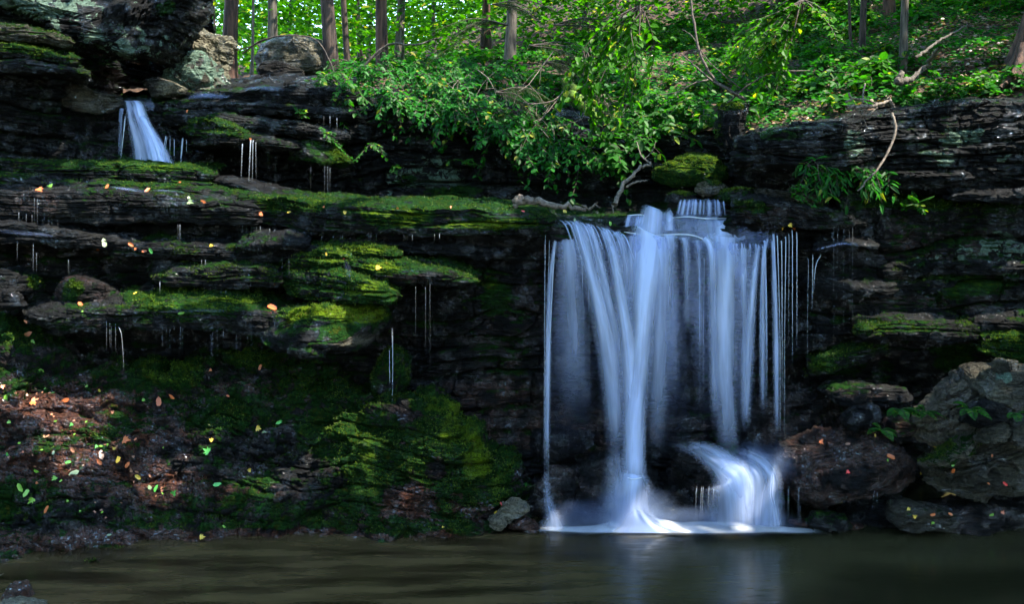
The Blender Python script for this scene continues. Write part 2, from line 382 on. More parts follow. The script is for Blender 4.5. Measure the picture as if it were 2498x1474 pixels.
def ledge(label, front, depth=0.9, seed=0, amp=(0.07, 0.045, 0.018), rise=0.10, cover=None, name='rock_ledge', group=None, nose=0.5, cat='rock ledge', res=0.014, tl=(0.12, 0.7, 0.035, 0.35)):
    """a slab of shale; front = [(px, py_top, py_bottom, Y)]; closed section, tapered ends"""
    fr = list(front)
    px = np.array([q[0] for q in fr], float); T = np.array([q[1] for q in fr], float); B = np.array([q[2] for q in fr], float); Yf = np.array([q[3] for q in fr], float)
    if Yf.max() < 11.6: Yf = Yf + SHA(px)
    w = (px[-1] - px[0]) * Yf.mean() / F
    nu = max(30, int(w / res)); s = np.linspace(px[0], px[-1], nu)
    def it(a):
        o = np.interp(s, px, a); k = max(3, int(nu * 0.06)) | 1; ker = np.hanning(k + 2)[1:-1]; ker /= ker.sum()
        return np.convolve(np.pad(o, (k // 2, k // 2), mode='edge'), ker, 'valid')
    T, B, Yf = it(T), it(B), it(Yf)
    e = np.minimum(s - s[0], s[-1] - s) / ((px[-1] - px[0]) * 0.5)
    rad = np.clip(e * w * 0.5 / 0.10, 0, 1)
    prof = np.sqrt(1 - (1 - rad) ** 2) * 0.9 + 0.1 * rad
    mid = (T + B) / 2; T = mid + (T - mid) * prof; B = mid + (B - mid) * prof
    Yf = Yf + 0.22 * (1 - prof)
    zt = CH - (T - HY) * Yf / F; zb = CH - (B - HY) * Yf / F; th = zt - zb
    xf = (s - CX) * Yf / F
    # closed section: top back -> top front -> nose -> bottom front -> bottom back
    yy = [depth, depth * 0.5, 0.12 * depth, 0.03, 0.0, 0.0, 0.05, 0.2 * depth, depth]
    zz = [rise, rise * 0.55, 0.02, 0.0, -0.22, -0.7, -1.0, -1.0, -0.95]
    sec = []
    for a, b in zip(yy, zz):
        off = a
        z = zt + b * np.where(b < 0, th, 1)
        sec.append(np.stack([xf * (1 + off / Yf * 0.6), Yf + off * (0.35 + 0.65 * prof), z], -1))
    pts = np.stack(sec, 1)
    seg = np.linalg.norm(np.diff(pts, axis=1), axis=-1).mean(0); seg = np.maximum(seg, 0.01)
    seg = seg * np.array([.45, .6, 1.3, 2.0, 2.0, 2.0, 1.6, .6]); acc = np.concatenate([[0], np.cumsum(seg)]); nv = max(24, int(acc[-1] / res)); v = np.linspace(0, acc[-1], nv)
    # denser on the visible nose
    p = np.stack([np.stack([np.interp(v, acc, pts[i, :, k]) for k in range(3)], -1) for i in range(nu)])
    for _ in range(2): p[:, 1:-1] = 0.25 * p[:, :-2] + 0.5 * p[:, 1:-1] + 0.25 * p[:, 2:]
    n = gnorm(p)
    if n[:, nv // 2, 1].mean() > 0: n = -n
    hz = n.copy(); hz[..., 2] *= 0.2
    side = 1 - 0.6 * np.abs(n[..., 2])
    d = amp[0] * (strata(p, tl[0], tl[1], seed, 0.03) - 0.45) + amp[1] * (strata(p, tl[2], tl[3], seed + 40, 0.03) - 0.45)
    ragged = 0.10 * fbm(p * np.array([1, 1, 0.2]), 1.4, 4, seed + 70)
    q = p + hz * ((d + ragged) * side)[..., None] + n * (amp[2] * fbm(p, 5, 4, seed + 61))[..., None]
    q = q + n * (.030 * facet(p, 3.2, seed + 80, 3) + .014 * facet(p, 9.0, seed + 81, 2.5))[..., None]
    q[..., 2] += 0.03 * fbm(p * np.array([1, 1, 0.1]), 1.1, 2, seed + 11)
    n2 = gnorm(q)
    if (n2 * n).sum(-1).mean() < 0: n2 = -n2
    A = rock_attr(q, n2, seed=seed, **(cover or {}))
    V = q.reshape(-1, 3)
    f = gridf(nu, nv)
    # end caps
    c0 = q[0].mean(0); c1 = q[-1].mean(0); V = np.vstack([V, c0, c1]); i0 = len(V) - 2
    cap0 = np.array([[j, j + 1, i0, i0] for j in range(nv - 1)]); cap1 = np.array([[(nu - 1) * nv + j, i0 + 1, i0 + 1, (nu - 1) * nv + j + 1] for j in range(nv - 1)])
    A = np.vstack([A.reshape(-1, 4), A[0, nv // 2][None], A[-1, nv // 2][None]])
    # caps as triangles collapse in validate(); keep quads only
    ob = mk(name, V, f, ROCK, attr=A, smooth=False)
    tag(ob, label, cat, group)
    tufts(ob, q, n2, A[:q.shape[0] * q.shape[1]], 1500, seed)
    return ob

_ico = {}
def ico(level):
    if level not in _ico:
        bm = bmesh.new(); bmesh.ops.create_icosphere(bm, subdivisions=level, radius=1)
        v = np.array([q.co[:] for q in bm.verts]); f = np.array([[q.index for q in g.verts] for g in bm.faces]); bm.free()
        _ico[level] = (v, f)
    return _ico[level]
def rock(label, outline, Y, depth, seed=0, level=6, cover=None, name='boulder', cat='boulder', group=None, amp=(0.03, 0.015, 0.02), facets=5, full=0.55, tl=(0.12, 0.6, 0.035, 0.3), tilt=0.05, lean=0.0):
    """a boulder whose outline (photo pixels) is set at distance Y, with real thickness and flat broken faces"""
    o = np.array(outline, float)
    if Y < 11.45 and o[:, 1].mean() < (1000 if o[0, 0] < 1200 else 890): Y = Y + float(SHA(o[:, 0].mean()))
    w = PP(o[:, 0], o[:, 1], np.full(len(o), Y + depth * .5))
    c = np.array([(w[:, 0].min() + w[:, 0].max()) / 2, Y + depth * 0.5, (w[:, 2].min() + w[:, 2].max()) / 2])
    wx, wz = w[:, 0] - c[0], w[:, 2] - c[2]
    th = np.linspace(-math.pi, math.pi, 361)
    r = np.zeros(361)
    n = len(o)
    for i, t in enumerate(th):
        dx, dz = math.cos(t), math.sin(t); best = 0.02
        for a in range(n):
            b = (a + 1) % n
            ex, ez = wx[b] - wx[a], wz[b] - wz[a]
            den = dx * ez - dz * ex
            if abs(den) < 1e-9: continue
            tt = (wx[a] * ez - wz[a] * ex) / den; ss = (wx[a] * dz - wz[a] * dx) / den
            if tt > 0 and -1e-6 <= ss <= 1 + 1e-6: best = max(best, tt)
        r[i] = best
    v, f = ico(level)
    ang = np.arctan2(v[:, 2], v[:, 0]); rho = np.hypot(v[:, 0], v[:, 2])
    R = np.interp(ang, th, r)
    k = np.power(np.clip(rho, 0, 1), full)
    p = np.stack([np.cos(ang) * R * k, np.sign(v[:, 1]) * np.abs(v[:, 1]) ** 0.62 * depth * 0.5, np.sin(ang) * R * k], -1)
    p[:, 1] += lean * p[:, 2]
    rs = np.random.default_rng(seed + 1000)
    S = np.array([np.ptp(wx) / 2, depth / 2, np.ptp(wz) / 2])
    for i in range(facets + 5):
        nd = rs.normal(size=3); nd[1] = -abs(nd[1]) - 0.2; nd /= np.linalg.norm(nd)
        dd = rs.uniform(0.52, 0.80) * np.linalg.norm(nd * S)
        ex = p @ nd - dd
        p -= np.maximum(ex, 0)[:, None] * nd * 0.95 * np.array([0.25, 1.1, 0.25])
    nn = v / S; nn /= np.linalg.norm(nn, axis=1, keepdims=True)
    pw = p + c
    d = amp[0] * (strata(pw, tl[0], tl[1], seed, tilt) - 0.5) + amp[1] * (strata(pw, tl[2], tl[3], seed + 40, tilt) - 0.5)
    pw = pw + nn * (d + amp[2] * fbm(pw, 3.0, 5, seed + 61))[:, None]
    if level > 4: pw = pw + nn * (.060 * min(1, S.min() * 3.5) * facet(pw, 2.3, seed + 80, 1.6) + .012 * facet(pw, 9.0, seed + 81, 2))[:, None]
    # vertex normals
    fn = np.cross(pw[f[:, 1]] - pw[f[:, 0]], pw[f[:, 2]] - pw[f[:, 0]]); vnm = np.zeros_like(pw)
    for q in range(3): np.add.at(vnm, f[:, q], fn)
    vnm /= np.linalg.norm(vnm, axis=1, keepdims=True) + 1e-9
    A = rock_attr(pw, vnm, seed=seed, **(cover or {}))
    ob = mk(name, pw, f, ROCK, attr=A, smooth=False)
    tag(ob, label, cat, group)
    if level > 4: tufts(ob, pw, vnm, A, 900, seed, .66)
    return ob

# ------------------------------------------------------------------ tubes, leaves, plants
class Tubes:
    def __init__(s): s.v = []; s.f = []; s.n = 0; s.u = []
    def add(s, pts, r, sides=6):
        pts = np.asarray(pts, float); r = np.broadcast_to(np.asarray(r, float), (len(pts),))
        t = np.gradient(pts, axis=0); t /= np.linalg.norm(t, axis=1, keepdims=True) + 1e-9
        a = np.cross(t, [0.31, 0.95, 0.05]); a /= np.linalg.norm(a, axis=1, keepdims=True) + 1e-9
        b = np.cross(t, a)
        th = np.linspace(0, 2 * math.pi, sides, endpoint=False)
        ring = pts[:, None] + r[:, None, None] * (np.cos(th)[None, :, None] * a[:, None] + np.sin(th)[None, :, None] * b[:, None])
        k = len(pts)
        ring = ring.reshape(-1, 3)
        i, j = np.meshgrid(np.arange(k - 1), np.arange(sides), indexing='ij'); j2 = (j + 1) % sides
        f = np.stack([i * sides + j, i * sides + j2, (i + 1) * sides + j2, (i + 1) * sides + j], -1).reshape(-1, 4) + s.n
        s.v.append(ring); s.f.append(f); s.n += len(ring)
    def obj(s, name, mat, parent=None, **k):
        return mk(name, np.vstack(s.v), np.vstack(s.f), mat, parent=parent, **k)
def curve(pts, n=14):
    pts = np.asarray(pts, float); k = len(pts)
    if k < 3:
        t = np.linspace(0, 1, n)[:, None]; return pts[0] * (1 - t) + pts[-1] * t
    P0 = np.vstack([2 * pts[0] - pts[1], pts, 2 * pts[-1] - pts[-2]])
    out = []
    for s in np.linspace(0, k - 1 - 1e-6, n):
        i = int(s); t = s - i; a, b, c, d = P0[i], P0[i + 1], P0[i + 2], P0[i + 3]
        out.append(0.5 * (2 * b + (c - a) * t + (2 * a - 5 * b + 4 * c - d) * t * t + (3 * b - a - 3 * c + d) * t ** 3))
    return np.array(out)
def norm(v): return v / (np.linalg.norm(v, axis=-1, keepdims=True) + 1e-9)
def leafmesh(c, d, n, L, W):
    """many leaves at once: two folded halves each"""
    c, d, n = (np.asarray(a, float).reshape(-1, 3) for a in (c, d, n))
    d = norm(d); s = norm(np.cross(n, d)); n = norm(np.cross(d, s))
    N = len(c); L = np.broadcast_to(L, (N,))[:, None]; W = np.broadcast_to(W, (N,))[:, None]
    v = np.stack([c, c + d * L * .28 + s * W * .46 + n * W * .10, c + d * L * .68 + s * W * .38 + n * W * .05 - n * L * .04, c + d * L - n * L * .16,
                  c + d * L * .68 - s * W * .38 + n * W * .05 - n * L * .04, c + d * L * .28 - s * W * .46 + n * W * .10], 1).reshape(-1, 3)
    b = np.arange(N)[:, None] * 6
    f = np.concatenate([b + [0, 1, 2, 3], b + [0, 3, 4, 5]], 1).reshape(-1, 4)
    return v, f
def leaf_obj(name, c, d, n, L, W, mat, parent=None, rnd=None, rs=rng, **k):
    v, f = leafmesh(c, d, n, L, W)
    N = len(v) // 6
    r = rs.random(N) if rnd is None else rnd
    return mk(name, v, f, mat, parent=parent, rnd=np.repeat(r, 6), smooth=False, **k)
def shrub_data(base, aim, ntw, tlen, leaf, seed=0, droop=0.35, gap=None, spread=0.6, flatn=0.25, width=0.72):
    rs = np.random.default_rng(seed); T = Tubes(); C = []; D = []; N = []; L = []
    base = np.asarray(base, float); aim = norm(np.asarray(aim, float))
    gap = gap or leaf * 0.62
    for k in range(ntw):
        a = norm(aim + rs.normal(size=3) * np.array([spread, spread, spread * 0.55]))
        l = tlen * rs.uniform(0.55, 1.1)
        b = base + rs.normal(size=3) * np.array([.05, .05, .02]) * tlen
        t = np.linspace(0, 1, 9)[:, None]
        pts = b + a * l * t + np.array([0, 0, -1]) * droop * l * t ** 2 + rs.normal(size=3) * 0.06 * l * np.sin(t * 3.1)
        T.add(pts, np.linspace(0.006, 0.0018, 9) * (0.6 + tlen), 4)
        m = max(4, int(l / gap))
        tt = np.linspace(0.18, 1.0, m)
        pp = np.stack([np.interp(tt, t[:, 0], pts[:, i]) for i in range(3)], -1)
        tan = norm(np.gradient(pts, axis=0)); tg = np.stack([np.interp(tt, t[:, 0], tan[:, i]) for i in range(3)], -1)
        sd = norm(np.cross(tg, [0, 0, 1.0]))
        for sg in (-1, 1):
            dd = tg * 0.55 + sd * sg * (1 - 0.5 * tt[:, None] ** 3) + rs.normal(size=pp.shape) * 0.22 + np.array([0, 0, -0.12])
            nn = np.array([0, 0, 1.0]) + rs.normal(size=pp.shape) * flatn + np.array([0, -0.25, 0])
            C.append(pp + rs.normal(size=pp.shape) * leaf * 0.12); D.append(dd); N.append(nn); L.append(leaf * rs.uniform(0.6, 1.15, m))
    L = np.concatenate(L)
    return T, np.vstack(C), np.vstack(D), np.vstack(N), L, L * width
def plant(name, label, cat, base, aim, ntw, tlen, leaf, mat, seed=0, group=None, part='foliage', twig=TWIG_D, **k):
    e = empty(name, tuple(base)); tag(e, label, cat, group)
    T, c, d, n, L, W = shrub_data(base, aim, ntw, tlen, leaf, seed, **k)
    T.obj('stems', twig, e); leaf_obj(part, c, d, n, L, W, mat, e, rs=np.random.default_rng(seed))
    return e
def copy_plant(src, loc, rz, sc, label=None, group=None):
    r = src.copy(); col.objects.link(r); r.location = loc; r.rotation_euler = (0, 0, rz); r.scale = (sc, sc, sc)
    r['_o'] = [float(q) for q in loc]
    if label: r['label'] = label
    if group: r['group'] = group
    for ch in src.children:
        c = ch.copy(); col.objects.link(c); c.parent = r
    return r
def fern_data(base, nf, flen, seed=0, aim=(0, -0.4, 0.5), up=0.6):
    rs = np.random.default_rng(seed); C = []; D = []; N = []; L = []; T = Tubes()
    for k in range(nf):
        th = rs.uniform(0, 6.28)
        a = norm(np.array([math.cos(th), math.sin(th), 0]) * 0.8 + np.array(aim))
        l = flen * rs.uniform(.7, 1.1); t = np.linspace(0, 1, 16)[:, None]
        pts = np.asarray(base) + a * l * t + np.array([0, 0, -1.0]) * up * l * t ** 2
        T.add(pts, np.linspace(.003, .001, 16), 3); pts = curve(pts, 30)
        tan = norm(np.gradient(pts, axis=0)); sd = norm(np.cross(tan, [0, 0, 1.0]))
        for sg in (-1, 1):
            C.append(pts[1:]); D.append(sd[1:] * sg + tan[1:] * 0.35); N.append(np.tile([0, -.5, 1.0], (29, 1)) + rs.normal(size=(29, 3)) * .1)
            L.append(l * 0.24 * np.sin(np.linspace(0.5, 3.05, 29)) + 0.006)
    L = np.concatenate(L); return T, np.vstack(C), np.vstack(D), np.vstack(N), L, L * 0.20 + .004
def fern(label, base, nf, flen, seed, mat=LEAF_MID, group=None, **k):
    e = empty('fern', tuple(base)); tag(e, label, 'fern', group)
    T, c, d, n, L, W = fern_data(base, nf, flen, seed, **k)
    T.obj('stems', TWIG_D, e); leaf_obj('fronds', c, d, n, L, W, mat, e, rs=np.random.default_rng(seed)); return e
def cloud(cent, rad, per, leaf, seed=0, flat=0.5, jit=0.5):
    rs = np.random.default_rng(seed); cent = np.asarray(cent, float); K = len(cent)
    c = np.repeat(cent, per, 0) + rs.normal(size=(K * per, 3)) * np.repeat(np.asarray(rad), per)[:, None] * np.array([1, 1, flat])
    th = rs.uniform(0, 6.28, K * per)
    d = np.stack([np.cos(th), np.sin(th), rs.normal(size=K * per) * .25 - .15], -1)
    n = np.array([0, -0.15, 1.0]) + rs.normal(size=(K * per, 3)) * jit
    L = leaf * rs.uniform(.6, 1.3, K * per)
    return c, d, n, L, L * .62

def rib(name, left, right, alpha, mat=WATER, nu=60, nv=80, parent=None, seed=0, edge=0.12, vfade=(0.04, 0.06), bow=0.0, wob=0.02):
    """a sheet of falling water hung between two edge paths [(px,py,Y)...]; alpha=(across values, down values)"""
    def path(q):
        q = np.array(q, float); w = PP(q[:, 0], q[:, 1], q[:, 2]); return curve(w, nv)
    a, b = path(left), path(right)
    u = np.linspace(0, 1, nu)[:, None, None]
    p = a[None] * (1 - u) + b[None] * u
    p[..., 1] -= bow * np.sin(u[..., 0] * math.pi)
    uu = np.broadcast_to(u[..., 0], (nu, nv)); vv = np.broadcast_to(np.linspace(0, 1, nv)[None], (nu, nv))
    p[..., 1] += wob * vn(uu * 14, vv * 1.2, uu * 0, seed)
    au, av = alpha
    A = np.interp(uu, np.linspace(0, 1, len(au)), au) * np.interp(vv, np.linspace(0, 1, len(av)), av)
    A = A * smoothstep(0, edge, uu) * smoothstep(0, edge, 1 - uu) * smoothstep(0, vfade[0], vv) * smoothstep(0, vfade[1], 1 - vv)
    wd = np.linalg.norm(b - a, axis=1).mean(); ln = np.linalg.norm(np.diff(a, axis=0), axis=1).sum()
    uv = np.stack([uu * wd + seed * 3.7, vv * ln, 0 * uu], -1)
    return mk(name, p.reshape(-1, 3), gridf(nu, nv), mat, parent=parent, rnd=A.reshape(-1), uv=uv.reshape(-1, 3))
def band(path, parent, name='water_stream', mat=None, seed=0, nu=30, nv=70, p=2.0, top=0.03, bot=0.14):
    """a soft-edged stream: path = [(px, py, Y, half width px, density)]"""
    q = np.array(path, float); n_ = len(q)
    c = curve(PP(q[:, 0], q[:, 1], q[:, 2]), nv); tt = np.linspace(0, n_ - 1, nv)
    w = np.interp(tt, np.arange(n_), q[:, 3] * q[:, 2] / F) * 1.75; a = np.interp(tt, np.arange(n_), q[:, 4])
    tan = norm(np.gradient(c, axis=0)); sd = norm(np.cross(tan, [0, 1.0, 0.0])); sd *= np.where(sd[:, :1] < 0, -1, 1)
    u = np.linspace(-1, 1, nu)
    P_ = c[None] + sd[None] * u[:, None, None] * w[None, :, None]
    P_[..., 1] += 0.35 * w[None] * (u[:, None] ** 2) + .008 * vn(u[:, None] * 5, tt[None] * 1.0, 0 * tt[None], seed)
    A = a[None] * np.exp(-(np.abs(u[:, None]) * 1.75) ** p) * smoothstep(1, .8, np.abs(u))[:, None]
    v = np.linspace(0, 1, nv)[None]; A = A * smoothstep(0, top, v) * smoothstep(0, bot, 1 - v)
    ln = np.concatenate([[0], np.cumsum(np.linalg.norm(np.diff(c, axis=0), axis=1))])
    uv = np.stack([u[:, None] * w[None] + seed * 2.3 + 0 * v, ln[None] + 0 * u[:, None], 0 * v + 0 * u[:, None]], -1)
    return mk(name, P_.reshape(-1, 3), gridf(nu, nv), mat or SILK, parent=parent, rnd=A.reshape(-1), uv=uv.reshape(-1, 3))
def strand(path, r, name='water_trickle', parent=None, label=None, group=None, a=0.7, mat=None, r1=None):
    q_ = np.array(path, float)
    if label and q_[0, 2] < 11.45 and q_[0, 1] < 1100: q_[:, 2] += SHA(q_[:, 0])
    w = PP(q_[:, 0], q_[:, 1], q_[:, 2]); pts = curve(w, 16)
    T = Tubes(); rr = np.linspace(r, r1 if r1 else r * 0.7, 16); rr[0] *= 0.5; T.add(pts, rr, 6)
    al = np.repeat(a * np.interp(np.linspace(0, 1, 16), [0, .12, .5, 1], [0.1, 1, .8, 0]), 6)
    uv = np.zeros((96, 3)); uv[:, 1] = np.repeat(np.linspace(0, 1, 16), 6) * 2 + path[0][0]
    o = T.obj(name, mat or TRICK, parent, rnd=al, uv=uv)
    if parent is None: tag(o, label, 'water trickle', group)
    return o

# ================================================================== THE SETTING
# ---- pool, bed
xs = np.linspace(-14, 14, 60); ys = np.linspace(-6, 12.4, 50)
gx, gy = np.meshgrid(xs, ys, indexing='ij')
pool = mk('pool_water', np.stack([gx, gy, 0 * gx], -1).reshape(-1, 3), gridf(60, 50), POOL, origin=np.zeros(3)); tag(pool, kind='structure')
gx, gy = np.meshgrid(np.linspace(-400, 400, 40), np.linspace(-400, 400, 40), indexing='ij')
bed = mk('ground', np.stack([gx, gy, 0 * gx - 0.9], -1).reshape(-1, 3), gridf(40, 40), BED, origin=np.zeros(3)); tag(bed, kind='structure')

# ---- main lower wall (terraces' backing, wall behind the fall, right wall)
wall_cols = [
 (-260, [(13.0, 430), (10.7, 455), (10.7, 560), (10.9, 640), (10.7, 760), (10.7, 860), (10.9, 1000), (10.5, 1400)]),
 (200, [(13.0, 430), (11.0, 470), (11.0, 560), (11.2, 640), (11.0, 760), (11.1, 860), (11.2, 1000), (10.9, 1400)]),
 (600, [(13.2, 465), (11.2, 510), (11.1, 570), (11.2, 640), (11.1, 740), (11.2, 860), (11.3, 1000), (11.0, 1400)]),
 (900, [(14.2, 490), (11.05, 525), (10.95, 575), (11.15, 620), (11.2, 720), (11.5, 860), (11.5, 1000), (11.1, 1360)]),
 (1150, [(14.2, 495), (10.95, 525), (10.9, 578), (11.2, 610), (11.45, 700), (11.55, 850), (11.6, 1000), (11.2, 1340)]),
 (1330, [(14.0, 495), (10.95, 535), (10.9, 580), (11.2, 612), (11.5, 700), (11.7, 850), (11.7, 1000), (11.3, 1340)]),
 (1500, [(13.5, 500), (11.15, 552), (11.0, 585), (11.3, 620), (11.6, 700), (11.8, 850), (11.7, 1020), (11.3, 1340)]),
 (1700, [(13.5, 490), (11.45, 530), (11.1, 590), (11.35, 625), (11.6, 700), (11.8, 850), (11.6, 1020), (11.3, 1340)]),
 (1900, [(13.0, 470), (11.1, 530), (11.0, 600), (11.2, 625), (11.3, 720), (11.3, 880), (11.8, 925), (11.2, 1340)]),
 (2100, [(12.6, 440), (11.0, 520), (10.95, 570), (11.1, 620), (10.85, 720), (10.9, 850), (11.5, 900), (11.1, 1340)]),
 (2300, [(12.2, 440), (10.75, 500), (10.6, 560), (10.6, 640), (10.6, 760), (10.8, 860), (11.3, 950), (11.0, 1340)]),
 (2700, [(12.0, 440), (10.4, 490), (10.3, 560), (10.3, 640), (10.3, 760), (10.5, 860), (11.0, 950), (10.8, 1340)])]
wall_cols = [(px, [(Y + (float(SHA(px)) if i else float(SR(px))), py) for i, (Y, py) in enumerate(rows)]) for px, rows in wall_cols]
wall, _, _ = sweep('cliff', wall_cols, 8, du=0.017, dv=0.010, amp=(0.26, 0.05, 0.03), tl=(0.22, 1.1, 0.06, 0.45), seed=3,
    cover=dict(moss=(0.02, 0.35), red=0.05, spots=[
        (0, 1210, 730, 60, 40, .55), (0, 1180, 680, 50, 30, .5), (0, 1060, 770, 60, 35, .35), (0, 1130, 740, 40, 30, .4), (0, 1030, 720, 60, 20, .3),
        (0, 2330, 690, 110, 45, .5), (0, 2330, 880, 60, 40, .55), (0, 2160, 910, 30, 30, .5), (0, 2480, 840, 60, 50, .5), (0, 2450, 700, 40, 40, .35), (0, 2260, 490, 150, 30, .7), (0, 2050, 890, 60, 30, .5),
        (1, 2340, 640, 130, 60, .8), (1, 2050, 640, 60, 30, .75), (1, 2450, 610, 60, 60, .9), (1, 2230, 660, 90, 30, .8), (1, 2100, 740, 70, 30, .5), (2, 1450, 1060, 260, 60, .7), (2, 1230, 980, 200, 60, .5)]))
tag(wall, kind='structure')

# ---- back cliff with the shrubs on its rim
back_cols = [
 (420, [(18, 215), (14.8, 228), (14.1, 236), (14.0, 270), (13.9, 330), (13.9, 400), (14.0, 470), (13.9, 540)]),
 (620, [(18, 205), (14.6, 214), (14.0, 240), (13.8, 280), (13.9, 330), (14.0, 400), (14.0, 470), (13.9, 540)]),
 (900, [(18, 205), (14.9, 222), (13.9, 245), (13.8, 290), (13.9, 340), (14.1, 400), (14.1, 470), (13.9, 540)]),
 (1200, [(18, 205), (15.0, 235), (14.1, 262), (13.9, 300), (14.0, 350), (14.2, 410), (14.2, 470), (14.0, 540)]),
 (1500, [(18, 185), (15.0, 260), (13.9, 310), (13.6, 350), (13.7, 400), (13.9, 440), (13.8, 480), (13.6, 540)]),
 (1700, [(17, 195), (14.3, 280), (13.2, 330), (12.9, 370), (12.9, 410), (13.2, 445), (13.2, 480), (13.2, 540)]),
 (1900, [(16, 180), (13.5, 280), (12.6, 320), (12.3, 350), (12.5, 400), (12.8, 440), (12.9, 480), (12.9, 540)])]
bc, _, _ = sweep('back_cliff', back_cols, 8, du=0.02, dv=0.018, amp=(0.42, 0.13, 0.03), tl=(0.26, 1.4, 0.07, 0.6), seed=11,
    cover=dict(moss=(0.0, 0.25), spots=[(1, 1060, 430, 130, 50, 1.0), (1, 900, 440, 60, 60, .5), (0, 1090, 470, 90, 18, .6), (0, 990, 440, 40, 14, .5)]))
tag(bc, kind='structure')

# ---- cave and left wall behind the small fall
cave_cols = [
 (-260, [(12.6, -160), (12.4, 60), (12.0, 140), (12.0, 230), (12.4, 290), (12.6, 350), (12.6, 400), (12.6, 460)]),
 (0, [(12.9, -160), (12.7, 60), (12.4, 140), (12.2, 230), (12.5, 290), (12.7, 350), (12.7, 405), (12.7, 460)]),
 (120, [(13.2, -160), (13.2, 60), (13.0, 140), (12.8, 230), (12.9, 290), (12.9, 350), (12.8, 405), (12.8, 460)]),
 (230, [(14.2, -160), (14.6, 60), (14.8, 140), (14.4, 220), (13.5, 290), (13.3, 350), (13.1, 405), (13.0, 460)]),
 (320, [(15, -160), (15.6, 60), (16, 140), (15.8, 236), (13.6, 252), (13.4, 340), (13.2, 405), (13.1, 460)]),
 (420, [(15, -160), (15.6, 60), (16, 140), (15.8, 236), (13.5, 252), (13.4, 340), (13.2, 405), (13.1, 460)]),
 (520, [(15.6, -10), (15.6, 100), (15.9, 170), (15.8, 232), (13.9, 250), (13.7, 340), (13.6, 405), (12.6, 460)])]
cv, _, _ = sweep('cave_wall', cave_cols, 8, du=0.02, dv=0.018, amp=(0.30, 0.10, 0.03), tl=(0.2, 1.2, 0.06, 0.5), tilt=0.25, seed=23,
    cover=dict(moss=(0.0, 0.5), lite=0.0, spots=[(1, 40, 60, 110, 60, .6), (3, 90, 120, 130, 70, .25)]))
tag(cv, kind='structure')

# ---- low mossy slope by the pool (left)
mound_cols = [
 (-260, [(11.2, 770), (10.4, 785), (10.2, 850), (10.0, 950), (9.8, 1050), (9.7, 1180), (9.6, 1290), (9.45, 1380), (9.2, 1450)]),
 (0, [(11.2, 780), (10.5, 790), (10.3, 860), (10.15, 950), (10.05, 1050), (9.98, 1180), (9.92, 1290), (9.85, 1352), (9.5, 1430)]),
 (200, [(11.3, 850), (10.8, 866), (10.55, 910), (10.4, 980), (10.25, 1070), (10.15, 1190), (10.06, 1290), (9.98, 1338), (9.7, 1400)]),
 (420, [(11.5, 875), (11.0, 892), (10.7, 925), (10.55, 1000), (10.42, 1080), (10.3, 1190), (10.2, 1280), (10.14, 1326), (9.9, 1400)]),
 (620, [(11.5, 830), (10.95, 850), (10.75, 900), (10.6, 990), (10.5, 1080), (10.42, 1190), (10.32, 1270), (10.24, 1314), (10.0, 1380)]),
 (800, [(11.6, 880), (11.1, 905), (10.85, 950), (10.7, 1020), (10.6, 1100), (10.5, 1190), (10.42, 1265), (10.36, 1304), (10.1, 1370)]),
 (960, [(11.6, 945), (11.1, 960), (10.8, 985), (10.65, 1040), (10.55, 1110), (10.48, 1190), (10.42, 1260), (10.36, 1300), (10.1, 1370)]),
 (1080, [(11.7, 975), (11.2, 990), (10.85, 1015), (10.7, 1070), (10.6, 1130), (10.52, 1200), (10.45, 1262), (10.4, 1298), (10.2, 1370)]),
 (1160, [(11.7, 1040), (11.25, 1055), (10.95, 1085), (10.75, 1120), (10.65, 1165), (10.56, 1215), (10.5, 1265), (10.44, 1296), (10.2, 1370)]),
 (1240, [(11.8, 1110), (11.4, 1125), (11.1, 1150), (10.9, 1190), (10.8, 1225), (10.7, 1255), (10.6, 1285), (10.5, 1300), (10.3, 1370)]),
 (1330, [(12.0, 1200), (11.6, 1215), (11.3, 1235), (11.1, 1260), (11.0, 1280), (10.9, 1300), (10.8, 1320), (10.7, 1340), (10.5, 1380)])]
mf = [1, 1, .9, .7, .5, .28, .1, 0, 0]
mound_cols = [(px, [(Y + float(SH(px)) * mf[i], py) for i, (Y, py) in enumerate(rows)]) for px, rows in mound_cols]
mound, mq, mn_ = sweep('mossy_slope', mound_cols, 9, fa=1.7, du=0.014, dv=0.011, amp=(0.16, 0.07, 0.13), tl=(0.20, 0.7, 0.05, 0.25), tilt=0.12, seed=31, updisp=0.8,
    cover=dict(moss=(0.42, 0.12), red=0.3, lite=0.0, spots=[
        (2, 120, 1010, 300, 100, 1.1), (2, 150, 1140, 320, 80, 1.1), (2, 420, 1200, 180, 60, 1.0), (2, 300, 1060, 200, 40, .8), (2, 560, 960, 120, 40, .5), (2, 1050, 1250, 220, 60, .9), (2, 600, 1310, 500, 26, 1.0), (2, 100, 1330, 200, 40, 1.0),
        (0, 120, 1010, 200, 50, -.25), (0, 150, 1140, 220, 40, -.2), (0, 600, 1312, 500, 22, -.6), (0, 1000, 1230, 130, 50, -.5), (0, 1065, 1150, 30, 40, -.4), (0, 1000, 1000, 40, 30, -.5),
        (0, 30, 800, 100, 60, .25), (0, 50, 1215, 130, 60, .25), (0, 410, 905, 110, 40, .55), (0, 600, 870, 70, 30, .6), (0, 540, 1010, 90, 60, .25), (0, 850, 1080, 110, 90, .3), (0, 250, 1030, 80, 60, .2),
        (0, 1120, 1040, 60, 60, .6), (0, 1165, 1130, 50, 60, .65), (0, 1215, 1190, 35, 55, .55), (0, 1060, 990, 70, 25, .6), (0, 1230, 1100, 80, 70, .25)]))
tag(mound, kind='structure')
ma = np.empty(len(mound.data.vertices) * 4, np.float32); mound.data.attributes['mix'].data.foreach_get('color', ma); tufts(mound, mq, mn_, ma.reshape(-1, 4), 26000, 31, .55)

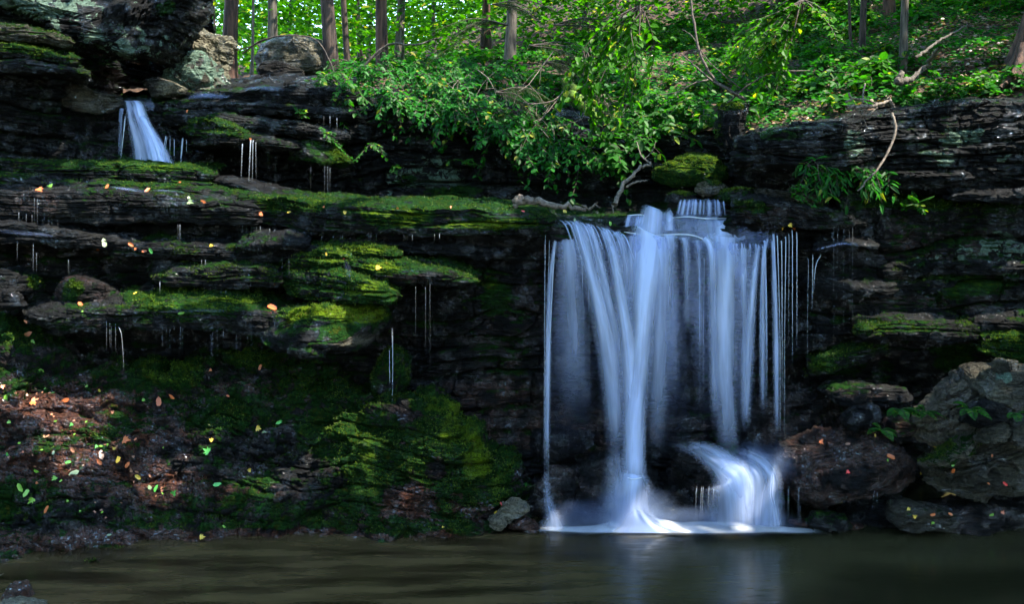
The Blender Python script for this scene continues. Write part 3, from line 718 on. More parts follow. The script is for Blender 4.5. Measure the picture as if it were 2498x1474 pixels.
# ---- upper ground: hillside and forest floor (one surface)
hill_cols = [
 (300, [(14.9, 222), (15.6, 214), (17, 207), (20, 200), (26, 192), (36, 182), (60, 160)]),
 (700, [(14.9, 218), (15.6, 210), (17, 203), (20, 196), (26, 188), (36, 178), (60, 150)]),
 (1000, [(15.0, 226), (15.8, 212), (17, 200), (20, 185), (26, 168), (36, 150), (60, 110)]),
 (1250, [(15.1, 240), (15.8, 215), (17, 190), (20, 150), (26, 110), (36, 60), (60, -10)]),
 (1500, [(14.4, 292), (15.0, 262), (16.2, 222), (18.5, 165), (23, 100), (32, 10), (55, -100)]),
 (1750, [(12.9, 325), (13.6, 285), (15, 235), (17.5, 165), (22, 90), (30, 0), (50, -140)]),
 (1900, [(12.0, 318), (12.6, 280), (14, 225), (16.5, 150), (21, 70), (28, -30), (46, -170)]),
 (2150, [(11.5, 272), (12.1, 240), (13.4, 190), (15.8, 115), (20, 30), (26, -70), (42, -220)]),
 (2400, [(11.1, 240), (11.7, 208), (13.0, 155), (15.4, 75), (19, -10), (24, -110), (38, -260)]),
 (2900, [(10.8, 215), (11.4, 180), (12.7, 125), (15, 45), (18, -40), (22, -140), (34, -280)])]
hill_cols = [(px, [(Y + float(SR(px)) * max(0, 1 - i * .3), py) for i, (Y, py) in enumerate(rows)]) for px, rows in hill_cols]
hill, hq, hn = sweep('hillside', hill_cols, 7, du=0.09, dv=0.07, amp=(0, 0, 0.12), tl=(0.3, 1, 0.1, 1), seed=41, mat=SOIL)
tag(hill, kind='structure')

# the same banks carried on beyond both edges of the view
def carry_on(name, cols, left, seed, mat=None, cover=None):
    px, rows = cols[0] if left else cols[-1]; n = -1500 if left else 1500
    a, b = (px + (-n > 0) * 0, rows), (px + n, [(Y * .98, py) for Y, py in rows])
    c = [b, (px + 12, rows)] if left else [(px - 12, rows), b]
    o, _, _ = sweep(name, c, len(rows), du=.06, dv=.04, seed=seed, mat=mat, cover=cover or dict(moss=(.1, .3)), amp=(.2, .06, .06) if mat is None else (0, 0, .12)); tag(o, kind='structure')
carry_on('cliff', wall_cols, True, 3); carry_on('cliff', wall_cols, False, 3); carry_on('cave_wall', cave_cols, True, 23); carry_on('mossy_slope', mound_cols, True, 31); carry_on('hillside', hill_cols, False, 41, SOIL)

# ---- right upper block of cliff above the ledges
rb_cols = [
 (1790, [(13.6, 330), (12.0, 345), (11.5, 356), (11.45, 375), (11.5, 400), (11.7, 415), (12.7, 530)]),
 (1850, [(13.6, 305), (11.7, 322), (11.1, 334), (11.0, 362), (11.1, 395), (11.3, 412), (12.7, 530)]),
 (2000, [(13.4, 280), (11.6, 298), (11.0, 309), (10.9, 355), (10.95, 405), (11.2, 425), (12.6, 540)]),
 (2140, [(13.2, 255), (11.4, 270), (10.85, 284), (10.7, 340), (10.7, 425), (10.95, 455), (12.4, 550)]),
 (2300, [(13.0, 230), (11.2, 244), (10.6, 256), (10.45, 330), (10.45, 440), (10.7, 468), (12.0, 480)]),
 (2520, [(12.8, 222), (11.0, 236), (10.4, 246), (10.2, 330), (10.2, 440), (10.5, 470), (11.8, 480)]),
 (2800, [(12.8, 215), (11.0, 228), (10.4, 240), (10.1, 330), (10.1, 440), (10.4, 470), (11.6, 480)])]
rb_cols = [(px, [(Y + float(SR(px)), py) for Y, py in rows]) for px, rows in rb_cols]
rb, _, _ = sweep('overhang_cliff', rb_cols, 7, du=0.016, dv=0.010, amp=(0.20, 0.10, 0.03), tl=(0.2, 1.5, 0.055, 0.5), tilt=-0.04, seed=51,
    cover=dict(moss=(0.0, 0.30), spots=[(1, 2080, 355, 40, 50, 1.0), (1, 2400, 360, 160, 50, .7), (1, 1990, 370, 50, 30, .6), (1, 2230, 390, 90, 30, .7), (1, 2340, 330, 60, 30, .5), (0, 1900, 330, 80, 14, .5)]))
tag(rb, kind='structure')
carry_on('overhang_cliff', rb_cols, False, 51)

# ================================================================== LEDGES AND BOULDERS
MO = lambda a, b, *s: dict(moss=(a, b), spots=list(s))
LG = 'layered shale ledges stepping down to the pool'
ledge('long mossy ledge running below the small upper waterfall', [(-60, 392, 440, 11.3), (150, 398, 450, 11.3), (330, 400, 452, 11.3), (480, 410, 456, 11.3), (535, 426, 452, 11.4)], 1.3, 1, cover=MO(.1, .55, (0, 300, 405, 260, 16, .4)), group=LG)
ledge('thin wet ledge with orange fallen leaves just under the mossy one by the small waterfall', [(-60, 425, 470, 10.9), (130, 440, 474, 10.9), (330, 456, 482, 10.9), (470, 462, 486, 10.95), (600, 470, 500, 11.1), (700, 492, 510, 11.3)], 1.0, 2, cover=MO(.05, .5), group=LG)
ledge('thick dark shale ledge with a bare front face at the left edge', [(-80, 462, 540, 10.5), (60, 464, 540, 10.5), (230, 468, 542, 10.5), (330, 474, 545, 10.5), (440, 484, 548, 10.55), (590, 498, 552, 10.6), (640, 512, 545, 10.7)], 1.0, 3, cover=MO(0, .35, (2, 90, 500, 60, 40, .3)), group=LG)
ledge('wet ledge with a pale glistening top beside the white and green leaves', [(560, 482, 540, 10.8), (700, 492, 560, 10.7), (800, 504, 575, 10.7), (880, 512, 578, 10.75)], 1.2, 4, cover=MO(.2, .4, (0, 720, 500, 120, 20, .4)), group=LG)
ledge('long ledge under bright yellow-green moss left of the main waterfall', [(780, 504, 560, 10.75), (900, 506, 572, 10.72), (1050, 510, 576, 10.72), (1180, 514, 575, 10.75), (1290, 520, 572, 10.78), (1350, 532, 576, 10.85)], 1.6, 5,
      cover=MO(.2, .5, (0, 970, 530, 90, 22, .8), (0, 1160, 548, 90, 16, .8), (0, 1250, 545, 60, 16, .6), (0, 850, 520, 50, 14, .4)), group=LG)
ledge('thin dark ledge in the shade below the bright moss', [(820, 580, 605, 10.85), (950, 590, 612, 10.85), (1130, 600, 622, 10.9), (1230, 612, 630, 11.0)], .6, 6, cover=MO(0, .25), group=LG)
ledge('pale thin ledge behind the row of drips', [(410, 562, 580, 10.85), (520, 558, 576, 10.8), (640, 566, 582, 10.85)], .6, 7, cover=MO(0, .2), group=LG)
ledge('wet bluish ledge at the left edge below the dark recess', [(-80, 548, 600, 10.25), (60, 552, 600, 10.25), (170, 566, 606, 10.3), (260, 584, 612, 10.4), (340, 596, 618, 10.45)], .9, 8, cover=MO(.0, .3), group=LG)
ledge('middle ledge with scattered leaves under the drips', [(260, 590, 625, 10.45), (420, 596, 630, 10.4), (560, 598, 640, 10.4), (680, 600, 645, 10.4), (760, 606, 640, 10.45), (800, 618, 640, 10.5)], .9, 9, cover=MO(.05, .4, (0, 620, 605, 90, 14, .3)), group=LG)
ledge('rounded dark slab lying on the middle ledge', [(590, 594, 614, 10.35), (650, 588, 614, 10.3), (730, 592, 612, 10.35), (765, 600, 612, 10.4)], .5, 10, cover=MO(.05, .35), group=LG)
ledge('jutting shelf with drips hanging from its whole front', [(370, 672, 692, 10.25), (450, 658, 700, 10.15), (570, 652, 704, 10.1), (650, 662, 706, 10.15), (695, 680, 702, 10.25)], .8, 11, cover=MO(.05, .4), group=LG)
ledge('knobbly mossy ledge above the nose-shaped boulder', [(700, 625, 665, 10.35), (780, 612, 668, 10.25), (850, 622, 672, 10.3), (880, 640, 668, 10.35)], .8, 12, cover=MO(.4, .5, (0, 800, 625, 60, 30, .3)), group=LG, amp=(.1, .06, .03))
ledge('lower knobbly mossy ledge touching the nose-shaped boulder', [(690, 672, 730, 10.2), (780, 672, 745, 10.1), (880, 684, 748, 10.08), (940, 700, 748, 10.1), (966, 722, 750, 10.15)], .8, 13, cover=MO(.45, .4, (0, 890, 705, 60, 22, .5)), group=LG, amp=(.1, .06, .03))
ledge('green ledge holding one yellow maple leaf', [(820, 636, 685, 10.45), (900, 634, 690, 10.4), (1010, 648, 690, 10.5), (1100, 660, 694, 10.6), (1165, 676, 692, 10.75)], .8, 14, cover=MO(.2, .35, (0, 930, 652, 60, 18, .7), (2, 990, 680, 60, 12, .5)), group=LG)
ledge('mossy shelf above the middle drips next to the yellow leaf ledge', [(820, 604, 628, 10.55), (900, 606, 632, 10.5), (985, 622, 640, 10.6)], .7, 15, cover=MO(.4, .4, (0, 880, 615, 60, 14, .5)), group=LG)
ledge('long lower ledge with drips falling over the dark undercut', [(70, 770, 795, 10.0), (160, 762, 815, 9.95), (300, 752, 812, 9.9), (430, 745, 806, 9.9), (560, 748, 806, 9.9), (660, 762, 830, 9.9), (730, 780, 840, 9.95)], 1.0, 16, cover=MO(.1, .3, (0, 470, 752, 160, 16, .5), (2, 250, 790, 90, 20, .2)), group=LG)
ledge('short mossy ledge on top of the long lower ledge', [(290, 738, 762, 10.15), (400, 732, 760, 10.1), (520, 728, 756, 10.1), (640, 735, 758, 10.2)], .6, 17, cover=MO(.4, .5, (0, 560, 738, 90, 16, .5)), group=LG)
ledge('flat wet slab in the shade at the left under the long lower ledge', [(110, 800, 822, 10.2), (170, 796, 822, 10.15), (230, 808, 824, 10.25)], .5, 18, cover=MO(0, .1), group=LG)
# right side ledges
RG = 'shale ledges on the right wall'
ledge('wet glistening ledge right of the waterfall crest', [(1770, 496, 545, 11.05), (1860, 494, 552, 10.85), (1980, 506, 556, 10.7), (2060, 522, 556, 10.65), (2110, 540, 558, 10.7)], 1.2, 20, cover=MO(.05, .2, (0, 1820, 505, 60, 18, .5), (2, 1900, 520, 100, 20, .3)), group=RG)
ledge('thin shelf with a bluish wet edge where trickles land', [(1985, 598, 622, 10.7), (2060, 588, 606, 10.6), (2130, 590, 604, 10.6), (2195, 600, 606, 10.7)], .6, 21, cover=MO(0, .1), group=RG)
ledge('smooth dark slab right of the glistening ledge', [(2040, 470, 545, 11.0), (2160, 482, 560, 10.75), (2280, 500, 565, 10.65), (2400, 505, 560, 10.55), (2560, 500, 560, 10.4)], .9, 22, cover=MO(.1, .45, (0, 2210, 492, 150, 24, .5)), group=RG, amp=(.04, .03, .015))
ledge('pale flat slab jutting out below the overhang at the right edge', [(2300, 470, 488, 10.3), (2400, 466, 488, 10.15), (2560, 466, 492, 10.0)], .9, 23, cover=MO(0, 0), group=RG, amp=(.03, .03, .01))
ledge('broad grey bed halfway up the right wall', [(1960, 690, 722, 10.9), (2080, 696, 728, 10.7), (2230, 690, 728, 10.55), (2340, 690, 712, 10.5)], .6, 24, cover=MO(0, .25, (1, 2300, 655, 90, 30, .6)), group=RG)
ledge('lichen-spotted bed on the right wall', [(2150, 655, 680, 10.6), (2300, 640, 672, 10.45), (2430, 640, 668, 10.4), (2560, 632, 660, 10.3)], .6, 25, cover=dict(moss=(0, .4), lich=.35), group=RG)
ledge('bright mossy slab on the right wall, longest of the green ones', [(2085, 800, 822, 10.3), (2180, 786, 830, 10.2), (2300, 784, 838, 10.15), (2400, 800, 836, 10.2), (2440, 812, 832, 10.3)], .8, 26, cover=MO(.05, .45, (0, 2200, 800, 120, 20, .3)), group=RG)
ledge('upper green slab at the right edge', [(2360, 782, 800, 10.3), (2440, 776, 806, 10.15), (2560, 780, 815, 10.05)], .7, 27, cover=MO(.05, .45), group=RG)
ledge('lower green slab at the right edge with brown moss', [(2370, 825, 850, 10.15), (2440, 815, 880, 10.0), (2560, 825, 910, 9.9)], .8, 28, cover=MO(.3, .5, (2, 2430, 815, 30, 10, .5)), group=RG)
ledge('sloping mossy slab above the boulder pile', [(1960, 900, 925, 10.9), (2040, 868, 910, 10.7), (2110, 845, 880, 10.6), (2180, 845, 868, 10.6)], .8, 29, cover=MO(.15, .5, (0, 2010, 895, 50, 20, .5)), group=RG)
ledge('dark wet bed with a pale lower edge behind the right trickles', [(1560, 870, 892, 11.55), (1750, 862, 884, 11.3), (1900, 850, 880, 11.1), (2040, 820, 848, 10.9)], .6, 30, cover=MO(0, .15), group=RG)

BG = 'boulders around the pool and waterfall'
R = rock
R('big glossy dark red-brown boulder right of the lower cascade', [(1893, 1148), (1905, 1098), (1960, 1072), (2060, 1046), (2150, 1058), (2200, 1078), (2250, 1128), (2250, 1180), (2200, 1204), (2130, 1200), (2085, 1208), (2050, 1232), (2000, 1246), (1940, 1224), (1897, 1205)], 10.25, .95, 1, cover=dict(red=.55, moss=(0, .05)), group=BG, facets=6, amp=(.05, .03, .03), tilt=-.3)
R('large dark boulder on the right edge with curved cracks and orange leaves', [(2250, 1185), (2255, 1150), (2330, 1092), (2400, 1060), (2560, 1030), (2560, 1200), (2450, 1218), (2350, 1224), (2280, 1212)], 9.95, 1.1, 2, cover=dict(moss=(0, .15), lite=.3), group=BG, amp=(.11, .05, .03), tilt=-.35)
R('long slanting grey-brown slab leaning up to the right edge', [(2215, 1092), (2260, 1010), (2300, 955), (2345, 930), (2420, 912), (2560, 900), (2560, 960), (2420, 1010), (2330, 1075), (2245, 1122)], 10.1, .8, 3, cover=dict(lite=.4, red=.3, moss=(0, .1)), group=BG, facets=4, lean=.4, amp=(.10, .04, .03), tilt=-.6)
R('pale-topped boulder with a lichen patch at the right edge', [(2390, 960), (2420, 915), (2455, 898), (2560, 892), (2560, 990), (2460, 1000)], 9.9, .7, 4, cover=dict(lite=.45, spots=[(1, 2450, 920, 30, 20, 1.2)]), group=BG)
R('wet grey boulder under the small fern on the right', [(2350, 1035), (2362, 1000), (2400, 980), (2450, 976), (2480, 1000), (2450, 1025), (2390, 1050)], 9.75, .5, 5, cover=dict(lite=.2), group=BG)
R('narrow tilted stone wedged between the slanting slab and the large boulder', [(2250, 1145), (2300, 1105), (2360, 1060), (2400, 1035), (2425, 1050), (2390, 1085), (2310, 1125), (2258, 1158)], 9.95, .4, 6, cover=dict(lite=.3, moss=(.1, .3)), group=BG)
R('small angular brown stone second from the right edge', [(2385, 1075), (2405, 1045), (2450, 1030), (2470, 1050), (2440, 1075), (2400, 1085)], 9.7, .35, 7, cover=dict(lite=.35), group=BG)
R('angular stone on the right edge above the large cracked boulder', [(2455, 1070), (2470, 1035), (2510, 1020), (2560, 1020), (2560, 1090), (2480, 1085)], 9.6, .5, 8, cover=dict(lite=.25), group=BG)
R('dark flat rock roofing the ferns behind the glossy boulder', [(2000, 955), (2030, 935), (2120, 930), (2215, 948), (2228, 972), (2170, 985), (2110, 1000), (2050, 985)], 10.7, .6, 9, cover=MO(0, .35, (2, 2100, 960, 80, 30, .4)), group=BG)
R('tilted dark stone between the glossy boulder and the ferns', [(2055, 1030), (2085, 1005), (2130, 990), (2155, 998), (2130, 1028), (2085, 1048)], 10.45, .4, 10, cover=dict(red=.1), group=BG)
R('reddish stone in the ferns', [(2150, 1040), (2165, 1020), (2210, 1018), (2250, 1035), (2235, 1062), (2180, 1065)], 10.5, .4, 11, cover=dict(red=.5, moss=(0, .3)), group=BG)
R('huge misty dark boulder behind the lower cascade', [(1780, 1110), (1800, 1000), (1850, 945), (1950, 920), (2040, 940), (2085, 1000), (2075, 1050), (1960, 1090), (1900, 1130), (1860, 1160)], 11.1, .9, 12, cover=dict(moss=(.05, .1), red=.1), group=BG, facets=4)
R('flat brown slab with yellow leaves at the water edge on the right', [(2168, 1268), (2180, 1238), (2232, 1230), (2320, 1250), (2334, 1268), (2312, 1298), (2240, 1300), (2190, 1296)], 10.05, .6, 13, cover=dict(lite=.3, moss=(.1, .2)), group=BG, facets=3, full=.4)
R('low mossy stone at the water edge below the glossy boulder', [(1965, 1282), (1985, 1252), (2030, 1248), (2060, 1262), (2085, 1285), (2020, 1300)], 10.3, .4, 14, cover=MO(.2, .3), group=BG)
R('broad dark ledge of rock below the glossy boulder', [(2040, 1262), (2060, 1225), (2120, 1208), (2200, 1212), (2260, 1235), (2240, 1300), (2060, 1300)], 10.55, .5, 15, cover=dict(red=.1), group=BG)
R('rocky shore under the large cracked boulder at the right edge', [(2230, 1310), (2260, 1240), (2340, 1225), (2450, 1222), (2580, 1205), (2580, 1310)], 10.35, .6, 16, cover=dict(red=.2), group=BG)
R('dark boulder under the brightest splash of the lower cascade', [(1640, 1275), (1630, 1160), (1650, 1100), (1700, 1085), (1790, 1092), (1860, 1130), (1895, 1180), (1895, 1300), (1660, 1300)], 10.72, .8, 17, cover=dict(moss=(.1, .1), red=.1), group=BG)
R('round wet rock at the left foot of the lower cascade', [(1575, 1300), (1585, 1240), (1610, 1195), (1660, 1185), (1700, 1220), (1705, 1300)], 10.55, .6, 18, cover=dict(moss=(.0, .1)), group=BG)
R('flat-topped rock struck by the main stream', [(1470, 1300), (1475, 1190), (1500, 1150), (1560, 1140), (1610, 1150), (1625, 1200), (1610, 1300)], 10.75, .7, 19, cover=dict(moss=(0, .1)), group=BG)
R('rippled bluish wet rock left of the main stream', [(1335, 1280), (1340, 1180), (1365, 1145), (1420, 1130), (1490, 1100), (1520, 1140), (1510, 1230), (1480, 1300), (1380, 1300)], 10.85, .8, 20, cover=dict(red=.12), group=BG, facets=4)
R('dark reddish block left of the rippled rock', [(1265, 1120), (1275, 1070), (1320, 1050), (1400, 1040), (1460, 1055), (1455, 1090), (1400, 1118), (1320, 1125)], 11.2, .7, 21, cover=dict(red=.3), group=BG)
R('glossy boulder leaning against the rippled rock', [(1290, 1240), (1305, 1180), (1345, 1150), (1400, 1160), (1420, 1190), (1370, 1250), (1320, 1290)], 10.6, .5, 22, cover=dict(red=.25), group=BG)
R('pale tan slab lying at the water edge left of the waterfall', [(1195, 1272), (1215, 1235), (1250, 1216), (1290, 1222), (1300, 1245), (1260, 1265), (1222, 1284)], 10.35, .35, 23, cover=dict(lite=.8), group=BG, facets=3)
R('small tan stone in front of the pale slab', [(1188, 1290), (1198, 1270), (1225, 1268), (1240, 1284), (1225, 1298)], 10.25, .2, 24, level=5, cover=dict(lite=.6, red=.3), group=BG)
R('flat reddish stone at the waterline right of the pale slab', [(1225, 1296), (1245, 1270), (1280, 1260), (1315, 1275), (1325, 1300)], 10.35, .35, 25, level=5, cover=dict(red=.7), group=BG)
R('brown boulder with a moss stain on the left ledges', [(115, 735), (125, 690), (165, 670), (200, 672), (250, 695), (285, 715), (287, 745), (215, 756), (140, 752)], 10.15, .6, 26, cover=dict(red=.30, moss=(.1, .2), spots=[(0, 175, 710, 25, 28, .6), (0, 275, 735, 15, 25, .5)]), group=BG)
R('grey block left of the brown boulder at the left edge', [(-40, 700), (-30, 655), (30, 650), (60, 665), (90, 690), (95, 715), (40, 722)], 10.2, .5, 27, cover=MO(.1, .3, (0, 90, 690, 30, 20, .5)), group=BG)
R('wet bluish wedge of rock at the left edge', [(-40, 750), (-30, 700), (20, 700), (45, 720), (62, 748), (20, 758)], 9.95, .4, 28, cover=dict(red=0), group=BG)
R('nose-shaped boulder capped with bright yellow-green moss', [(590, 800), (640, 765), (700, 745), (790, 738), (880, 742), (940, 755), (966, 775), (968, 795), (930, 830), (900, 845), (850, 850), (780, 855), (700, 850), (630, 835)], 9.75, .9, 29, cover=dict(moss=(.25, .35), spots=[(0, 830, 765, 130, 26, 1.1), (0, 900, 772, 60, 22, 1.0), (0, 830, 800, 60, 22, .35), (2, 870, 815, 60, 20, .4), (3, 860, 830, 60, 16, .4)]), group=BG, amp=(.03, .02, .03))  # moss spots on the cap set brighter to paint in sunlight
R('upright mossy rock behind the last trickle of the lower ledge', [(905, 1000), (915, 900), (940, 850), (985, 845), (1008, 870), (1000, 930), (985, 985), (970, 1010)], 10.85, .5, 30, cover=MO(.55, .2), group=BG)
R('glistening rock stub left of the ledge knobs', [(365, 665), (375, 635), (400, 625), (440, 640), (450, 660), (410, 672)], 10.45, .3, 31, level=5, cover=dict(red=0), group=BG)
R('small round dark rock in the recess under the jutting shelf', [(325, 725), (340, 700), (370, 690), (400, 705), (405, 725)], 10.4, .3, 32, level=5, cover=MO(.1, .2), group=BG)
R('wide mossy boulder hanging over the dark recess right of the thin double waterfall', [(690, 400), (705, 370), (735, 345), (780, 338), (825, 350), (850, 385), (862, 410), (800, 408), (735, 402)], 13.0, .8, 33, cover=MO(.25, .2, (0, 830, 380, 30, 30, .4)), group=BG)
# upper left
UG = 'rocks by the upper waterfall'
R('massive lichen-covered overhang in the upper left corner', [(-160, -140), (560, -140), (500, -30), (487, 10), (470, 60), (452, 110), (435, 136), (395, 160), (330, 142), (240, 128), (170, 80), (110, 50), (20, 30), (-160, 45)], 12.4, 2.2, 34, level=7, cover=dict(lich=.65, moss=(0, .2), spots=[(0, 405, 20, 40, 30, .7), (1, 100, 20, 140, 40, .5), (1, 330, 100, 120, 50, .4)]), group=UG, amp=(.12, .05, .04), facets=3, full=.3, cat='rock')
ledge('brown layered bed under the overhang at the left edge', [(-80, 58, 90, 12.1), (60, 62, 95, 12.1), (130, 78, 104, 12.2), (168, 96, 108, 12.4)], .9, 35, cover=dict(lite=.25, moss=(0, .5)), group=UG)
ledge('green-tinted bed below the brown one at the left edge', [(-80, 108, 135, 12.0), (50, 110, 138, 12.0), (120, 122, 150, 12.1), (180, 148, 166, 12.4)], .9, 36, cover=MO(.25, .5, (1, 20, 150, 50, 12, .6)), group=UG)
ledge('lowest of the three beds under the overhang at the left edge', [(-80, 148, 172, 11.9), (60, 152, 176, 11.95), (150, 164, 182, 12.1), (215, 184, 192, 12.4)], .9, 37, cover=MO(.1, .3), group=UG)
R('dark log-shaped rock beside the lip of the small waterfall', [(105, 225), (112, 203), (140, 196), (200, 212), (270, 232), (302, 245), (300, 262), (260, 275), (190, 268), (130, 248)], 12.9, .6, 38, cover=dict(lite=.12), group=UG, facets=4)
R('tall jagged tan boulder standing by the forest edge', [(430, 130), (452, 95), (458, 50), (480, 55), (520, 78), (548, 95), (560, 130), (558, 185), (570, 215), (480, 215), (440, 180)], 14.6, .9, 39, cover=dict(lite=.95, moss=(0, .1), lich=.1), group=UG, amp=(.03, .03, .06))
R('pointed lichen-blotched boulder in front of the tan one', [(384, 190), (392, 165), (435, 140), (455, 122), (490, 120), (508, 135), (530, 180), (552, 205), (545, 225), (480, 236), (440, 222), (398, 205)], 14.0, .8, 40, cover=dict(lich=.9, lite=.4, moss=(0, .25)), group=UG, facets=6)
R('small two-toned boulder by the small waterfall lip', [(347, 208), (352, 192), (378, 187), (420, 198), (452, 215), (445, 232), (410, 236), (370, 236)], 13.5, .5, 41, level=5, cover=dict(lite=.3, lich=.05, spots=[(3, 415, 212, 35, 22, .7)]), group=UG, facets=6)
R('square grey boulder among the tree trunks', [(624, 150), (630, 105), (660, 92), (700, 88), (760, 90), (790, 100), (812, 150), (818, 178), (760, 185), (700, 190), (640, 190)], 15.6, 1.3, 42, cover=dict(lite=.6, lich=.4, red=.2, moss=(0, .1)), group=UG, facets=4, full=.4)
R('undercut layered rock at the foot of the square boulder', [(622, 175), (630, 150), (665, 148), (700, 160), (740, 172), (735, 195), (680, 198), (630, 192)], 15.1, .7, 43, level=5, cover=dict(lite=.15, red=.3), group=UG)
ledge('broad wet shelf shining blue-white above the small waterfall', [(430, 228, 256, 13.9), (520, 226, 252, 13.7), (640, 212, 246, 13.6), (760, 208, 250, 13.6), (870, 220, 260, 13.7)], 1.6, 44, cover=MO(.0, .25), group=UG, rise=.3)
ledge('thin stepped bed under the shining shelf', [(420, 256, 276, 13.6), (560, 250, 272, 13.4), (720, 254, 280, 13.4), (860, 262, 290, 13.6)], 1.0, 45, cover=MO(0, .15), group=UG)
ledge('dark bed curving down right of the small waterfall', [(390, 262, 296, 13.3), (450, 270, 305, 13.1), (560, 282, 315, 13.1), (680, 300, 330, 13.2)], .8, 46, cover=MO(.05, .3), group=UG)
ledge('olive mossy bed right of the small waterfall', [(440, 298, 330, 12.9), (500, 292, 335, 12.7), (570, 312, 342, 12.7), (622, 332, 346, 12.8)], 1.0, 47, cover=MO(.3, .55), group=UG, tl=(.12, .9, .035, .35))
ledge('bed with an orange leaf where the thin double waterfall starts', [(480, 336, 356, 12.8), (560, 328, 352, 12.7), (650, 340, 360, 12.7), (720, 352, 368, 12.9)], .8, 48, cover=MO(.15, .4), group=UG)
ledge('dark thin bed at the top of the deep recess', [(560, 290, 320, 13.2), (700, 300, 332, 13.1), (800, 318, 345, 13.2), (860, 330, 350, 13.4)], .8, 49, cover=MO(0, .2), group=UG)
ledge('wet rock foot where the thin double waterfall lands', [(530, 440, 470, 12.4), (590, 452, 486, 12.2), (650, 470, 500, 12.2), (720, 488, 504, 12.3)], .7, 50, cover=MO(0, .1), group=UG)
# crest of the main fall
CG = 'stones at the crest of the main waterfall'
R('wide boulder under brown-green moss above the waterfall crest', [(1585, 440), (1590, 412), (1625, 396), (1680, 386), (1750, 382), (1782, 392), (1785, 430), (1740, 452), (1650, 452)], 11.75, .8, 51, cover=dict(moss=(.9, .4), red=.2), group=CG)
R('dark angular rock right of the mossy boulder', [(1775, 432), (1785, 400), (1815, 375), (1850, 362), (1862, 395), (1850, 425), (1800, 440)], 11.8, .5, 52, level=5, cover=MO(.05, .4), group=CG)
R('round pale stone at the centre of the waterfall crest', [(1700, 470), (1703, 450), (1725, 443), (1765, 446), (1782, 458), (1770, 474), (1720, 478)], 11.55, .35, 53, level=5, cover=dict(lite=.5, moss=(.2, .3)), group=CG)
R('low mossy stone left of the round pale one', [(1622, 490), (1630, 474), (1660, 468), (1702, 474), (1705, 488), (1660, 496)], 11.6, .35, 54, level=5, cover=MO(.4, .4), group=CG)
R('flat mossy stone right of the round pale one', [(1730, 488), (1760, 465), (1800, 458), (1845, 460), (1850, 475), (1800, 490)], 11.45, .35, 55, level=5, cover=MO(.35, .5), group=CG)
R('layered grey slab with fine beds right of the waterfall crest', [(1828, 495), (1832, 468), (1860, 458), (1950, 470), (2010, 480), (2010, 500), (1920, 502)], 11.2, .5, 56, level=5, cover=dict(lite=.15), group=CG, amp=(.02, .03, .01), tl=(.1, .6, .02, .4))
R('pale blue-grey block under the overhang by the hanging leaves', [(1835, 440), (1850, 415), (1900, 405), (1990, 408), (2010, 430), (1960, 450), (1870, 455)], 11.4, .6, 57, level=5, cover=dict(lite=.0), group=CG)
R('big dark block under the overhang right of the hanging leaves', [(2180, 455), (2200, 425), (2290, 420), (2400, 430), (2420, 460), (2330, 478), (2220, 475)], 10.9, .7, 58, level=6, cover=dict(lite=.05), group=CG)
R('block with grey edges under the overhang at the right edge', [(2420, 455), (2440, 430), (2500, 425), (2580, 428), (2580, 470), (2440, 472)], 10.6, .6, 59, level=5, cover=MO(0, .2), group=CG)
R('low rock step the crest water spills over', [(1500, 580), (1515, 535), (1560, 522), (1700, 515), (1790, 520), (1870, 540), (1905, 575), (1880, 600), (1700, 592), (1560, 588)], 11.5, .9, 60, level=6, cover=MO(0, .1), group=CG, full=.3, facets=2)
R('half-sunk reddish stone by the bottom left corner of the pool', [(4, 1462), (12, 1440), (30, 1425), (52, 1427), (68, 1445), (74, 1464), (40, 1475)], 8.75, .25, 61, level=5, cover=dict(red=2.0), group=BG)
R('sandy stone just showing at the bottom left corner of the pool', [(-80, 1570), (-50, 1492), (10, 1477), (60, 1478), (95, 1490), (120, 1570)], 8.45, .4, 62, level=5, cover=dict(lite=.9), group=BG)
# small stones along the shore
rs = np.random.default_rng(5)
for k in range(26):
    x = rs.uniform(-30, 1200) if k < 18 else rs.uniform(1950, 2490)
    yb = np.interp(x, [0, 300, 600, 900, 1250, 1900, 2500], [1356, 1334, 1318, 1304, 1294, 1296, 1300]) + rs.uniform(-6, 4)
    w = rs.uniform(14, 44); h = w * rs.uniform(.4, .75); Y = CH * F / (yb - HY) + .05
    pts = [(x + w * math.cos(a) * rs.uniform(.8, 1.1), yb - h * .35 - h * .6 * math.sin(a) * rs.uniform(.8, 1.1)) for a in np.linspace(0, 2 * math.pi, 9)[:-1]]
    where = 'on the left half of the shore' if x < 600 else 'on the shore right of centre' if x < 1300 else 'by the glossy boulders on the right shore'
    R('small wet red-brown stone ' + where, pts, Y, w / 230 * 1.2, 100 + k, level=4, cover=dict(red=.8 if k % 3 else .3), name='shore_stone', cat='stone', group='wet stones ' + where, amp=(.01, .01, .015))

# ================================================================== WATER
wf = empty('waterfall', P(1600, 1290, 10.7)); tag(wf, 'broad silky blue-white waterfall pouring over the ledge into the pool', 'waterfall')
S = lambda n, l, r, a, **k: rib(n, l, r, a, parent=wf, **k)
B = lambda *p, **k: band(p, wf, **k)
